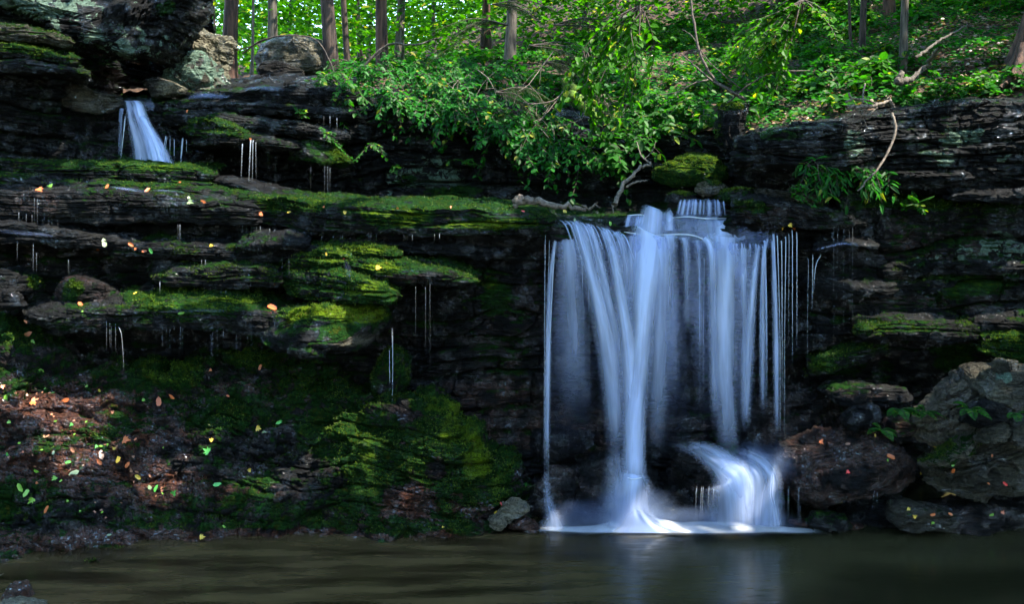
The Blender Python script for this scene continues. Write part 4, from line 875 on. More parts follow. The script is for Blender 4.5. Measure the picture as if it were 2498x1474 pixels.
# --- tiers above the crest: thin veils, bright threads and two plunging columns
S('water_veil', [(1668, 484, 12.1), (1664, 487, 11.65), (1654, 500, 11.49), (1646, 532, 11.43)], [(1760, 484, 12.1), (1763, 487, 11.65), (1767, 500, 11.49), (1768, 534, 11.43)], ([.5, .6, .4, .6, .45, .6], [.2, .6, .8, .6]), nv=40, seed=1, edge=.04, mat=VEIL, vfade=(.2, .03))
for k, (x, w, al) in enumerate([(1663, 3, .8), (1672, 4, .9), (1683, 3, .8), (1692, 2, .7), (1699, 5, .9), (1710, 3, .8), (1718, 2, .6), (1731, 6, .9), (1744, 2, .7), (1752, 4, .95), (1764, 2, .7)]):
    dx = (x - 1730) * .16
    B((x, 487, 11.6, w * .6, al * .6), (x + dx * .3, 495, 11.48, w, al), (x + dx, 530, 11.41, w, al * .6), name='water_thread', seed=k, nv=20, nu=8)
S('water_veil', [(1560, 520, 11.55), (1534, 526, 11.36), (1523, 540, 11.27), (1516, 570, 11.21)], [(1700, 522, 11.55), (1704, 528, 11.36), (1708, 542, 11.25), (1722, 576, 11.18)], ([.5, .6, .3, .7, .2, .1, .5, .15], [.3, .7, .8, .8]), nv=24, seed=3, mat=VEIL, edge=.05)
S('water_veil', [(1690, 526, 11.5), (1690, 532, 11.35), (1692, 545, 11.23), (1696, 584, 11.13)], [(1800, 530, 11.5), (1818, 538, 11.35), (1842, 550, 11.23), (1850, 600, 11.13)], ([.2, .35, .6, .8, .7, .35, .2], [.4, .7, .7, .6]), nv=24, seed=5, edge=.1, mat=SILK)
S('water_veil', [(1604, 526, 11.36), (1610, 545, 11.22), (1616, 584, 11.08)], [(1740, 530, 11.36), (1744, 548, 11.22), (1750, 590, 11.06)], ([.3, .4, .3, .35, .3], [.3, .6, .8]), nv=24, seed=7, edge=.1, mat=SILK)
S('water_veil', [(1780, 528, 11.4), (1790, 540, 11.2), (1800, 600, 11.0)], [(1885, 548, 11.4), (1902, 562, 11.15), (1900, 612, 10.98)], ([.25, .3, .35, .3, .2], [.4, .9, .8]), nv=24, seed=6, edge=.1, mat=VEIL)
B((1597, 506, 11.36, 15, .8), (1597, 514, 11.28, 20, 1), (1594, 535, 11.20, 22, 1), (1588, 584, 11.04, 30, 1), top=.03, mat=SILK, seed=4, nv=30, p=2.4)
B((1540, 526, 11.4, 3, .6), (1533, 535, 11.3, 5, .9), (1527, 570, 11.2, 5, .5), seed=5, nv=20); B((1560, 526, 11.4, 3, .5), (1556, 535, 11.3, 5, .8), (1552, 572, 11.18, 6, .6), seed=6, nv=20)
B((1570, 524, 11.4, 4, .5), (1567, 535, 11.28, 7, .9), (1562, 572, 11.16, 10, .9), seed=7, nv=20)
B((1640, 517, 11.5, 8, .6), (1636, 526, 11.32, 11, 1), (1634, 545, 11.24, 9, .9), (1634, 574, 11.16, 14, .8), seed=8, nv=24)
B((1748, 530, 11.45, 12, .4), (1760, 545, 11.25, 18, .8), (1768, 580, 11.1, 22, .8), (1770, 620, 11.0, 24, .7), seed=9, nv=30)
for k, pth in enumerate([[(1640, 531), (1680, 529), (1720, 533), (1772, 533)], [(1530, 526), (1560, 524), (1580, 527)], [(1522, 566), (1560, 571), (1600, 573)], [(1600, 573), (1660, 572), (1700, 577), (1736, 596)], [(1530, 1166), (1545, 1170), (1566, 1166)]]):
    yy = [11.3, 11.34, 11.02, 11.0, 10.52][k]
    T = Tubes(); c_ = curve(PP([q[0] for q in pth], [q[1] for q in pth], [yy] * len(pth)), 24); T.add(c_, .006 * np.sin(np.linspace(.15, 3, 24)) + .001, 6)
    T.obj('foam_line', FOAMY, wf, rnd=np.full(144, .75), uv=np.zeros((144, 3)))
# --- the long drop: a dim veil with bright streams in it
S('water_veil', [(1362, 541, 11.1), (1350, 580, 10.98), (1342, 700, 10.93), (1336, 900, 10.91), (1334, 1150, 10.9)], [(1530, 574, 11.05), (1545, 620, 10.98), (1550, 700, 10.94), (1552, 900, 10.92), (1556, 1100, 10.9)], ([.3, .35, .28, .2, .3, .35, .3], [.8, .9, .75, .5, .25]), seed=10, mat=VEIL, vfade=(.03, .35), nv=90)
S('water_veil', [(1522, 568, 10.99), (1528, 580, 10.95), (1536, 640, 10.87), (1545, 800, 10.84), (1556, 1110, 10.8)], [(1738, 590, 10.99), (1740, 604, 10.95), (1742, 640, 10.9), (1742, 800, 10.86), (1742, 1110, 10.82)], ([.55, .5, .7, .6, .5, .42, .4, .45, .4], [.9, 1, .9, .8, .5]), seed=13, mat=VEIL, vfade=(.02, .35), nu=90, nv=90)
S('water_veil', [(1722, 588, 10.99), (1726, 604, 10.93), (1730, 700, 10.88), (1732, 1100, 10.85)], [(1872, 596, 10.99), (1858, 640, 10.93), (1850, 760, 10.9), (1850, 1080, 10.88)], ([.5, .6, .55, .5, .45, .4, .3], [.85, .95, .9, .75, .45]), seed=16, mat=VEIL, vfade=(.02, .35), nv=90)
STREAMS = [
 [(1364, 539, 11.05, 3, .6), (1353, 600, 10.93, 4, .85), (1341, 700, 10.89, 5, .85), (1337, 872, 10.87, 6, .85), (1335, 1000, 10.86, 6, .6), (1333, 1160, 10.86, 6, .25)],
 [(1376, 541, 11.05, 10, .8), (1388, 600, 10.9, 18, .6), (1395, 700, 10.87, 22, .45), (1401, 872, 10.86, 24, .3), (1403, 1020, 10.86, 22, .08)],
 [(1396, 541, 11.05, 9, .9), (1420, 575, 10.9, 13, .8), (1446, 674, 10.8, 16, .8), (1470, 780, 10.74, 18, .85), (1486, 872, 10.71, 19, .8), (1500, 1000, 10.69, 18, .6), (1508, 1160, 10.68, 18, .15)],
 [(1428, 547, 11.05, 8, .8), (1452, 590, 10.88, 10, .55), (1474, 690, 10.79, 12, .5), (1496, 800, 10.74, 14, .5), (1508, 900, 10.72, 14, .4), (1516, 1050, 10.7, 12, .2)],
 [(1470, 556, 11.05, 10, 1), (1492, 600, 10.85, 10, 1), (1508, 680, 10.76, 11, .95), (1524, 780, 10.7, 14, .95), (1536, 872, 10.67, 17, 1), (1545, 1000, 10.64, 18, 1), (1549, 1120, 10.61, 18, .95), (1548, 1200, 10.58, 22, .5)],
 [(1500, 565, 11.03, 8, .7), (1518, 600, 10.88, 9, .5), (1528, 700, 10.82, 10, .35), (1538, 840, 10.8, 11, .2)],
 [(1540, 574, 11.0, 8, .5), (1537, 640, 10.86, 9, .5), (1536, 760, 10.82, 10, .25)], [(1556, 574, 11.0, 8, .6), (1552, 640, 10.86, 9, .6), (1546, 780, 10.82, 10, .25)],
 [(1590, 566, 11.05, 34, 1.2), (1586, 590, 10.92, 30, 1.2), (1578, 674, 10.78, 25, 1.1), (1568, 790, 10.7, 22, 1), (1560, 900, 10.66, 21, .95), (1550, 1020, 10.62, 19, 1), (1547, 1120, 10.58, 18, 1), (1545, 1210, 10.54, 26, .6)],
 [(1612, 572, 11.0, 20, .8), (1614, 640, 10.86, 22, .6), (1612, 800, 10.82, 22, .55), (1606, 950, 10.8, 20, .4), (1598, 1130, 10.78, 18, .05)],
 [(1634, 572, 11.02, 15, .9), (1638, 600, 10.92, 12, .5), (1642, 760, 10.87, 11, .3), (1646, 980, 10.85, 10, .12)],
 [(1668, 578, 11.0, 8, .6), (1674, 620, 10.9, 7, .45), (1678, 820, 10.86, 8, .25)], [(1700, 584, 11.0, 7, .5), (1706, 640, 10.9, 7, .35), (1708, 860, 10.86, 7, .2)],
 [(1716, 580, 11.0, 8, .8), (1732, 600, 10.91, 8, .9), (1738, 660, 10.85, 9, .6), (1741, 872, 10.83, 9, .5), (1744, 1050, 10.82, 8, .2)],
 [(1768, 570, 11.04, 26, .9), (1768, 640, 10.88, 24, .85), (1767, 760, 10.83, 24, .8), (1768, 900, 10.81, 24, .75), (1774, 1010, 10.8, 20, .55), (1784, 1130, 10.76, 18, .2)],
 [(1812, 600, 10.97, 13, .7), (1815, 700, 10.88, 12, .5), (1817, 872, 10.86, 11, .45), (1818, 1040, 10.85, 9, .25)],
 [(1849, 596, 10.98, 5, .7), (1838, 700, 10.87, 8, .8), (1828, 840, 10.84, 10, .75), (1822, 950, 10.83, 10, .5), (1818, 1060, 10.82, 9, .2)],
 [(1874, 580, 11.0, 3, .7), (1863, 630, 10.88, 5, .8), (1861, 750, 10.86, 6, .7), (1861, 900, 10.85, 6, .6), (1862, 1020, 10.85, 5, .2)],
 [(1884, 582, 11.0, 3, .8), (1890, 700, 10.88, 5, .8), (1894, 872, 10.86, 6, .75), (1896, 1070, 10.85, 5, .35)]]
for k, q in enumerate(STREAMS): band(q, wf, seed=20 + k, p=2.0)
# threads curling over the left lip
for k in range(13):
    x0 = 1368 + k * 12.3; y0 = float(np.interp(x0, [1360, 1400, 1440, 1480, 1525], [539, 542, 549, 560, 574])); L_ = 90 + 60 * (k % 3)
    B((x0 - 4, y0 - 3, 11.12, 1.5, .3), (x0 + 8, y0 + 5, 10.97, 1.5 + k % 3, .85 - .12 * (k % 4)), (x0 + 20, y0 + 30, 10.86, 2 + k % 3, .7 - .1 * (k % 4)), (x0 + 20 + L_ * .22, y0 + L_, 10.78, 3, 0), name='water_thread', seed=60 + k, nu=10, nv=30)
for k, x0 in enumerate((1788, 1796, 1809, 1815, 1829, 1843, 1850)): B((x0, 590 + k, 11.0, 2, .4), (x0 + 1, 602, 10.92, 2.5, .55), (x0 + 1, 640 + 12 * (k % 3), 10.88, 3, 0), name='water_thread', seed=80 + k, nu=8, nv=20)
# strands at the sides
for x0, y0, x1, y1, r, a in [(1352, 600, 1338, 1270, .010, .75), (1330, 585, 1328, 1190, .006, .55), (1340, 590, 1333, 1230, .005, .5), (1862, 612, 1855, 900, .012, .6), (1866, 600, 1870, 1010, .016, .75), (1888, 586, 1896, 1060, .016, .8),
                             (1897, 590, 1903, 1100, .007, .9), (1907, 600, 1908, 1010, .009, .6), (1917, 592, 1914, 1080, .007, .7), (1933, 570, 1933, 900, .006, .8), (1944, 575, 1944, 860, .009, .55), (1925, 580, 1924, 850, .005, .5), (1972, 640, 1970, 900, .004, .4),
                             (1705, 640, 1707, 1000, .005, .7), (1718, 640, 1716, 1000, .004, .6), (1420, 640, 1424, 1000, .004, .5), (1436, 660, 1437, 1000, .004, .45)]:
    strand([(x0 + (3 if x0 < 1400 else -2), y0 - 12, 11.0), (x0, y0 + 10, 10.92), (x1, (y0 + y1) / 2, 10.88), (x1, y1, 10.86)], r * .75, 'water_strand', wf, a=a, mat=WATER if r > .011 else TRICK)
# --- foot of the main stream and the lower cascade
B((1547, 1150, 10.58, 20, .8), (1545, 1185, 10.52, 32, .8), (1541, 1230, 10.5, 40, .85), (1540, 1292, 10.46, 60, .95), name='splash', seed=90, nu=44, bot=.02, top=.12)
B((1506, 1090, 10.68, 16, .3), (1510, 1190, 10.62, 28, .35), (1512, 1280, 10.55, 34, .35), name='splash', seed=91, bot=.05, top=.2)
S('splash', [(1515, 1215, 10.5), (1490, 1250, 10.46), (1450, 1278, 10.44), (1380, 1297, 10.42)], [(1575, 1210, 10.5), (1615, 1248, 10.44), (1680, 1277, 10.42), (1780, 1297, 10.40)], ([0, .3, .8, 1.0, .8, .3, 0], [.2, .6, .9, 1.0]), seed=20, edge=.45, bow=.05, mat=SILK, vfade=(.5, .02))
B((1332, 1150, 10.8, 5, .1), (1338, 1225, 10.65, 10, .25), (1350, 1262, 10.55, 18, .35), (1356, 1296, 10.5, 36, .5), name='splash', seed=92, bot=.03)
B((1625, 1088, 10.9, 7, .1), (1690, 1099, 10.7, 12, .32), (1735, 1123, 10.5, 20, .5), (1768, 1148, 10.38, 28, .68), (1790, 1180, 10.30, 40, .8), (1796, 1225, 10.27, 52, .62), (1798, 1292, 10.26, 64, .55), name='cascade', seed=93, nu=44, nv=90, bot=.03, top=.15)
B((1668, 1082, 10.9, 5, .2), (1720, 1093, 10.7, 9, .6), (1762, 1116, 10.5, 14, .7), (1798, 1156, 10.34, 22, .8), (1816, 1200, 10.28, 26, .5), (1822, 1290, 10.26, 26, .35), name='cascade', seed=94, nu=34, nv=80, top=.15)
B((1735, 1126, 10.46, 14, .05), (1768, 1146, 10.34, 22, .6), (1796, 1172, 10.26, 32, .8), (1804, 1225, 10.24, 30, .3), (1804, 1260, 10.24, 30, 0), name='cascade', seed=95, top=.3, bot=.4)
B((1780, 1104, 10.7, 6, .2), (1830, 1114, 10.5, 13, .55), (1866, 1138, 10.38, 17, .65), (1884, 1175, 10.31, 18, .55), (1880, 1225, 10.28, 24, .6), (1878, 1292, 10.27, 28, .6), name='cascade', seed=96, nu=34, bot=.03, top=.2)
B((1800, 1128, 10.5, 10, .2), (1836, 1148, 10.36, 18, .6), (1850, 1190, 10.3, 24, .5), (1850, 1290, 10.28, 28, .45), name='cascade', seed=97, bot=.03)
B((1900, 1118, 10.34, 2, .05), (1894, 1132, 10.3, 3, .2), (1886, 1155, 10.24, 4, .3), (1881, 1205, 10.22, 7, .5), (1888, 1240, 10.22, 9, .6), (1894, 1292, 10.22, 13, .6), name='cascade', seed=98, bot=.04)
for x in (1700, 1712, 1716, 1730, 1742, 1925, 1950):
    strand([(x, 1186, 10.38), (x - 2, 1215, 10.34), (x - 3, 1285, 10.33)], .0025, 'water_strand', wf, a=.3)
# foam lying on the pool
gx, gy = np.meshgrid(np.linspace(-1, 1, 200), np.linspace(-1, 1, 50), indexing='ij')
x0_, x1_ = P(1285, 1290, 10.55)[0], P(2010, 1290, 10.55)[0]
fx = (x0_ + x1_) / 2 + gx * (x1_ - x0_) / 2; wq = .16 * (1 - .55 * np.abs(gx) ** 2); fy = 10.52 + gy * wq + 0.05 * vn(fx * .9, 0 * fx, 0 * fx, 4)
A = 1.5 * smoothstep(1.0, .2, np.abs(gx)) ** .6 * smoothstep(1.0, .35, np.abs(gy + .12 * vn(fx * 4, gy, 0 * fx, 8)))
cxm = P(1560, 1290, 10.5)[0]
fz = 0.008 + (0.10 * np.exp(-((fx - cxm) / .30) ** 2) + .025 * np.exp(-((fx - cxm - .9) / .5) ** 2)) * smoothstep(-1, .5, gy) * (1 + .3 * vn(fx * 9, gy * 3, 0 * gx, 5))
mk('foam', np.stack([fx, fy, np.maximum(fz, .008)], -1).reshape(-1, 3), gridf(200, 50), FOAMY, parent=wf, rnd=A.reshape(-1), uv=np.stack([fy * .3, fx * 1.0, 0 * fx], -1).reshape(-1, 3))

# small upper waterfall
uf = empty('small_waterfall', P(350, 405, 12.4)); tag(uf, 'small fan-shaped waterfall pouring out of the dark cave, upper left', 'waterfall')
S2 = lambda n, l, r, a, **k: rib(n, l, r, a, parent=uf, **k)
S2('water_curtain', [(298, 244, 13.35), (302, 254, 13.15), (306, 290, 12.98), (314, 350, 12.85), (318, 408, 12.78)], [(345, 244, 13.35), (355, 258, 13.15), (372, 300, 13.1), (410, 360, 12.95), (434, 408, 12.85)], ([.4, .7, .55, .9, .8, .4], [.8, 1, .9, .95, .9]), seed=31, edge=.2)
S2('water_curtain', [(308, 256, 13.35), (330, 290, 13.05), (350, 350, 12.88), (358, 408, 12.8)], [(334, 258, 13.35), (362, 290, 13.05), (398, 350, 12.88), (420, 408, 12.8)], ([.4, .9, 1, .5], [.6, .9, .9, 1]), seed=32, edge=.25)
S2('water_curtain', [(270, 232, 14.4), (290, 240, 13.7), (318, 250, 13.5), (330, 270, 13.45)], [(372, 240, 14.4), (376, 246, 13.7), (380, 255, 13.5), (378, 272, 13.45)], ([.3, .4, .35, .5, .3], [.3, .4, .45, .3]), nv=24, seed=33)
S2('water_curtain', [(290, 262, 13.3), (289, 300, 13.22), (288, 396, 13.2)], [(304, 262, 13.3), (300, 300, 13.22), (297, 396, 13.2)], ([.4, .7, .4], [.6, .7, .5]), seed=34)
for x0, y0, x1, y1, r in [(306, 280, 294, 396, .008), (405, 330, 398, 370, .005), (446, 335, 440, 404, .012), (408, 332, 400, 380, .004), (425, 338, 425, 395, .004), (455, 340, 455, 380, .003), (415, 335, 414, 380, .003)]:
    strand([(x0, y0, 13.0), (x1, y1, 12.95)], r, 'water_strand', uf, a=.7)
tf = empty('thin_waterfall', P(610, 468, 12.5)); tag(tf, 'thin double ribbon of water dropping into a dark recess right of the small waterfall', 'waterfall')
for x0, y0, x1, y1, r in [(612, 345, 606, 466, .009), (618, 345, 615, 465, .006), (592, 352, 588, 440, .007), (625, 348, 625, 440, .003)]:
    strand([(x0, y0, 12.66), (x0 - 1, y0 + 8, 12.6), (x1, y1, 12.55)], r, 'water_strand', tf, a=.45)
# trickles
TR = [('thin trickle dripping from the thick bare ledge at the left edge', 10.45, [(46, 520, 548), (64, 522, 550), (78, 524, 550), (84, 485, 552), (91, 487, 552), (105, 524, 550), (119, 530, 552), (127, 536, 552), (141, 536, 552), (108, 515, 550)]),
 ('thin trickle beside the two bright drips on the thick ledge', 10.5, [(434, 548, 590), (439, 550, 592)]),
 ('drip in the row hanging from the wet ledge above the middle leaves', 10.7, [(590, 546, 594), (602, 546, 595), (614, 548, 594), (620, 548, 592), (626, 552, 592), (635, 555, 590), (658, 560, 580), (688, 565, 588), (707, 562, 594), (727, 566, 592), (741, 566, 594), (753, 570, 596), (785, 572, 616), (813, 574, 610), (670, 562, 578), (830, 574, 586), (836, 574, 584)]),
 ('drip under the bright mossy ledge', 10.74, [(895, 553, 610), (900, 560, 614), (905, 562, 606), (918, 575, 602), (985, 574, 588), (1006, 574, 588), (1060, 570, 586), (1072, 572, 582)]),
 ('short trickle falling past the wet bluish ledge at the left', 10.3, [(42, 588, 636), (81, 596, 664), (89, 620, 666), (167, 636, 670)]),
 ('drip hanging from the jutting shelf', 10.15, [(498, 690, 722), (513, 688, 728), (526, 690, 720), (539, 688, 726), (551, 690, 720), (579, 676, 730), (390, 690, 715), (520, 690, 718)]),
 ('drip between the mossy knobs', 10.2, [(688, 632, 676), (705, 632, 676), (740, 700, 728), (765, 700, 732), (796, 700, 740), (780, 700, 735), (492, 636, 648), (501, 636, 648)]),
 ('long drip crossing the dark undercut below the long lower ledge', 9.93, [(260, 785, 852), (268, 790, 848), (271, 795, 850), (282, 790, 858), (396, 800, 872), (406, 792, 872), (414, 800, 868), (425, 792, 874), (440, 796, 870), (445, 800, 862), (515, 820, 880), (519, 800, 890), (530, 804, 886), (545, 800, 850), (577, 800, 862), (586, 802, 868), (603, 800, 850), (613, 800, 860), (640, 812, 880), (566, 800, 816), (664, 850, 860)]),
 ('long trickle in front of the dark wall under the green ledge', 10.45, [(1014, 706, 840), (1038, 708, 860), (1049, 706, 930)]),
 ('trickle on the right wall beside the lichen', 10.6, [(2042, 560, 740), (2034, 565, 900), (2058, 560, 830), (2072, 556, 700), (2080, 555, 920), (2030, 570, 600)]),
 ('drip over the dark recess of the back cliff', 12.9, [(652, 355, 440), (656, 360, 430), (673, 378, 450), (758, 410, 470), (792, 408, 500), (799, 410, 500), (805, 412, 470), (790, 285, 315), (805, 285, 312), (822, 290, 325)]),
 ('trickle under the glossy boulder on the right', 10.35, [(2130, 1200, 1248), (2140, 1205, 1235), (1952, 1238, 1280), (2172, 1222, 1260)])]
for lab, Y, L in TR:
    for x, y0, y1 in L:
        dx = (2 if x in (2042, 2130, 590) else 0)
        strand([(x + dx * 2, y0 - 3, Y + .03), (x + dx, y0 + 6, Y), (x - dx, y1 + 2, Y - .005)], random.choice([.0009, .0013, .0018]), label=lab, group=lab.replace('thin trickle', 'trickles').replace('drip ', 'drips ') + ' (row)', a=random.uniform(.3, .65))
strand([(288, 795, 9.95), (296, 815, 9.9), (300, 860, 9.88), (302, 910, 9.88)], .0028, label='curved trickle springing from the long lower ledge', a=.4)
strand([(957, 800, 10.0), (958, 900, 9.98), (957, 990, 9.97)], .005, label='bright long trickle falling off the nose-shaped boulder', a=.5)
strand([(950, 850, 10.02), (951, 960, 10.0)], .003, label='faint trickle beside the bright one at the nose-shaped boulder', a=.6)
strand([(2004, 620, 10.68), (1990, 650, 10.66), (1984, 720, 10.65)], .005, label='curved trickle leaving the thin bluish shelf on the right wall', a=.6)
strand([(1983, 618, 10.7), (1981, 760, 10.69)], .005, label='straight trickle left of the curved one on the right wall', a=.5)

# drifting spray
t_ = NT('spray_mist')
tcn = t_.node('ShaderNodeTexCoord'); pos_ = t_.node('ShaderNodeNewGeometry').outputs['Position']
ln_ = t_.node('ShaderNodeVectorMath', {0: tcn.outputs['Object']}, operation='LENGTH').outputs['Value']
den = t_.math('MULTIPLY', t_.mapr(ln_, 0.25, 1.0, 1.0, 0.0), t_.mapr(t_.noise(pos_, 3.0, 3, 0.6), 0.35, 0.65, 0.25, 1.2))
vol = t_.node('ShaderNodeVolumePrincipled', {'Color': (0.45, 0.62, 1.0, 1), 'Density': t_.math('MULTIPLY', den, 2.0), 'Anisotropy': 0.2})
t_.l.new(vol.outputs[0], t_.out.inputs[1]); MIST = t_.m
for px, py, Y, sx, sy, sz in [(1545, 1245, 10.45, .55, .35, .30), (1850, 1130, 10.6, .5, .3, .28), (1420, 1262, 10.45, .42, .3, .2), (1700, 1275, 10.3, 1.3, .35, .16)]:
    v, f = ico(4); o = mk('spray', v, f, MIST, origin=np.zeros(3)); o.parent = wf
    q = P(px, py, Y) - np.array(wf['_o']); o.location = q; o.scale = (sx, sy, sz); del o['_o']

# bluish-white strips painting in the wet sheen on the ledges
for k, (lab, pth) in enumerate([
    ('painted bluish-white wet sheen on the upper end of the broad shelf beside the small waterfall', [(452, 240, 13.6, 5, .2), (490, 232, 13.55, 11, .7), (530, 234, 13.5, 9, .6), (575, 236, 13.5, 4, .1)]),
    ('painted bluish-white wet sheen on the broad shelf below the square boulder', [(590, 222, 13.6, 4, .1), (620, 214, 13.6, 6, .6), (660, 216, 13.55, 8, .6), (700, 220, 13.5, 5, .15)]),
    ('painted pale wet sheen on the thick bare ledge, left of two', [(262, 455, 10.42, 2, .2), (300, 460, 10.42, 5, .6), (345, 466, 10.42, 5, .5), (372, 470, 10.45, 3, .1)]),
    ('painted pale wet sheen on the thick bare ledge, right of two', [(368, 464, 10.42, 2, .2), (400, 465, 10.42, 4, .6), (440, 468, 10.42, 3, .5), (452, 474, 10.45, 2, .1)]),
    ('painted bluish wet sheen on the ledge at the left edge', [(-10, 562, 10.2, 6, .4), (50, 568, 10.2, 7, .5), (100, 572, 10.22, 5, .4), (140, 578, 10.25, 3, .1)]),
    ('painted water glint on the thin shelf of the right wall', [(1985, 612, 10.6, 2, .3), (2020, 602, 10.55, 4, .7), (2060, 594, 10.5, 5, .8), (2105, 600, 10.5, 4, .4)]),
    ('painted water glint on the long lower ledge', [(380, 762, 9.86, 2, .1), (440, 760, 9.83, 5, .35), (520, 758, 9.83, 5, .4), (570, 762, 9.86, 2, .1)]),
    ('painted wet-sheen streak where water drops beside the red leaf speck', [(842, 632, 10.2, 5, .2), (848, 655, 10.15, 9, .45), (852, 680, 10.12, 10, .45), (856, 690, 10.12, 8, .1)])]):
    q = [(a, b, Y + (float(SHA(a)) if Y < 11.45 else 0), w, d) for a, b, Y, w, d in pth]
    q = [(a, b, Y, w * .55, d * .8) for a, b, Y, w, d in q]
    o = band(q, None, name='painted_sheen', seed=200 + k, mat=VEIL, nu=12, nv=50, top=.15, bot=.2); tag(o, lab, 'water film')

# ================================================================== TREES
def tree(label, px, w, pyb, Y, lean=0.0, bark=BARK, limbs=3, seed=0, h=None, cat='tree', crown=True, flare=1.5, mat=LEAF_SUN, name='tree'):
    rs = np.random.default_rng(seed + 77)
    b = P(px, pyb, Y); e = empty(name, tuple(b)); tag(e, label, cat, 'trees of the wood behind the waterfall')
    r = w * Y / F / 2; h = h or rs.uniform(9, 13)
    t = np.linspace(0, 1, 22)
    pts = b + np.stack([lean * h * t + .10 * np.sin(t * 5 + seed), .06 * np.sin(t * 7 + seed), h * t - .35], -1)
    rad = r * (1 - .6 * t) * (1 + (flare - 1) * np.exp(-t * h * 2.2))
    T = Tubes(); T.add(pts, rad, 14); T.obj('trunk', bark, e)
    T = Tubes(); cc = []; cr = []
    for k in range(limbs):
        tt = rs.uniform(.22, .9); s0 = np.array([np.interp(tt, t, pts[:, i]) for i in range(3)])
        a = rs.uniform(0, 6.28); l = rs.uniform(1.0, 2.2); d = np.array([math.cos(a), math.sin(a), rs.uniform(.1, .6)])
        q = curve([s0, s0 + d * l * .5 + [0, 0, .05], s0 + d * l + [0, 0, .1]], 8)
        T.add(q, np.linspace(max(.012, r * .3), .006, 8), 5)
        for m in (.5, .75, 1.0): cc.append(s0 + d * l * m); cr.append(.33)
    T.obj('limbs', bark, e)
    if crown:
        for k in range(8): cc.append(pts[-1] + rs.normal(size=3) * [1.2, 1.2, .9]); cr.append(.6)
        c, d, n, L, W = cloud(cc, cr, 70, .10 + .004 * (Y - 14), seed, .45)
        leaf_obj('crown', c, d, n, L, W, mat, e, rs=rs)
    return e
TREES = [('thick reddish-brown tree behind the tan boulder', 555, 36, 165, 17.5, 0, BARK_RED), ('grey tree between the two left boulders', 652, 24, 150, 21, 0, BARK), ('dark tree leaning left behind the square boulder', 798, 34, 185, 16.0, -.035, BARK_DARK),
 ('slim dark tree right of the leaning one', 851, 15, 190, 18, -.02, BARK_DARK), ('straight red-brown tree standing alone behind the shrubs', 948, 30, 205, 17, -.012, BARK_RED), ('pale grey forked tree right of the straight red-brown one', 984, 20, 125, 22, .02, BARK),
 ('mossy-footed tree with lichen on its bark at the centre rim', 1245, 27, 158, 18, -.004, BARK), ('thin grey sapling trunk left of the square boulder', 604, 7, 175, 20, 0, BARK), ('thin sapling trunk by the tall tan boulder', 512, 6, 120, 22, .01, BARK_DARK),
 ('grey trunk far behind the slim dark tree', 876, 12, 150, 26, 0, BARK), ('far slender trunk near the centre', 1065, 9, 120, 27, .01, BARK), ('brown trunk half hidden in hemlock boughs', 1196, 20, 80, 23, 0, BARK_RED),
 ('dark straight trunk on the right hillside', 2108, 15, 138, 15.2, 0, BARK_DARK), ('grey-brown pole-like trunk right of centre of the hillside', 2195, 18, 150, 13.4, .006, BARK), ('thin dark sapling left of the dark hillside trunk', 2065, 7, 130, 15.5, -.03, BARK_DARK),
 ('reddish shaded trunk at the top of the hillside', 2164, 26, 25, 19, 0, BARK_RED), ('far trunk above the leafy slope', 1905, 14, 60, 24, 0, BARK), ('far dark trunk over the bright shrubs', 1560, 10, 70, 27, .01, BARK_DARK),
 ('far pale trunk left of the straight red-brown tree', 905, 9, 140, 29, 0, BARK), ('thin far trunk between the grey tree and the square boulder', 700, 8, 130, 27, .01, BARK_DARK), ('far trunk behind the bright branch', 1420, 14, 40, 26, 0, BARK), ('far grey trunk above the rooty bank', 2330, 20, -10, 21, 0, BARK)]
for i, (lab, px, w, pyb, Y, ln, bk) in enumerate(TREES):
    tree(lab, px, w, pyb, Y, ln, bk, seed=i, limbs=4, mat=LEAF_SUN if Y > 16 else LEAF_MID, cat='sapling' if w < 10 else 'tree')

# old tree with twisted roots at the right edge
b = P(2530, 200, 12.6); e = empty('old_tree', tuple(b)); tag(e, 'old tree with a twisted furrowed red-brown root flare at the right edge', 'tree')
rs = np.random.default_rng(3)
th = np.linspace(0, 2 * math.pi, 140, endpoint=False); tt = np.linspace(0, 1, 90); TH, TT = np.meshgrid(th, tt, indexing='ij')
hh = 2.6 * TT; rad = .17 + .30 * np.exp(-hh * 1.5)
rad = rad * (1 + .40 * np.abs(np.sin(TH * 3 + TT * 2.6)) * np.exp(-hh * .5) + .06 * vn(np.cos(TH) * 9, np.sin(TH) * 9, TT * 2, 3) + .07 * np.sin(TH * 15 + 5 * TT + 1.5 * vn(TT * 4, TH, TT, 8)))
cxs = b[0] + .16 * hh; p = np.stack([cxs + rad * np.cos(TH) * 1.0, b[1] + .1 + rad * np.sin(TH), b[2] - .25 + hh], -1)
mk('trunk', p.reshape(-1, 3), gridf(140, 90, True), BARK_RED, parent=e)
T = Tubes()
for k, (x, y) in enumerate([(2440, 215), (2465, 225)]):
    T.add(curve([P(2500, 110, 12.5), P((2500 + x) / 2 + 10, 170, 12.3), P(x, y, 12.1)], 12), np.linspace(.07, .03, 12), 7)
T.obj('root', BARK_RED, e)

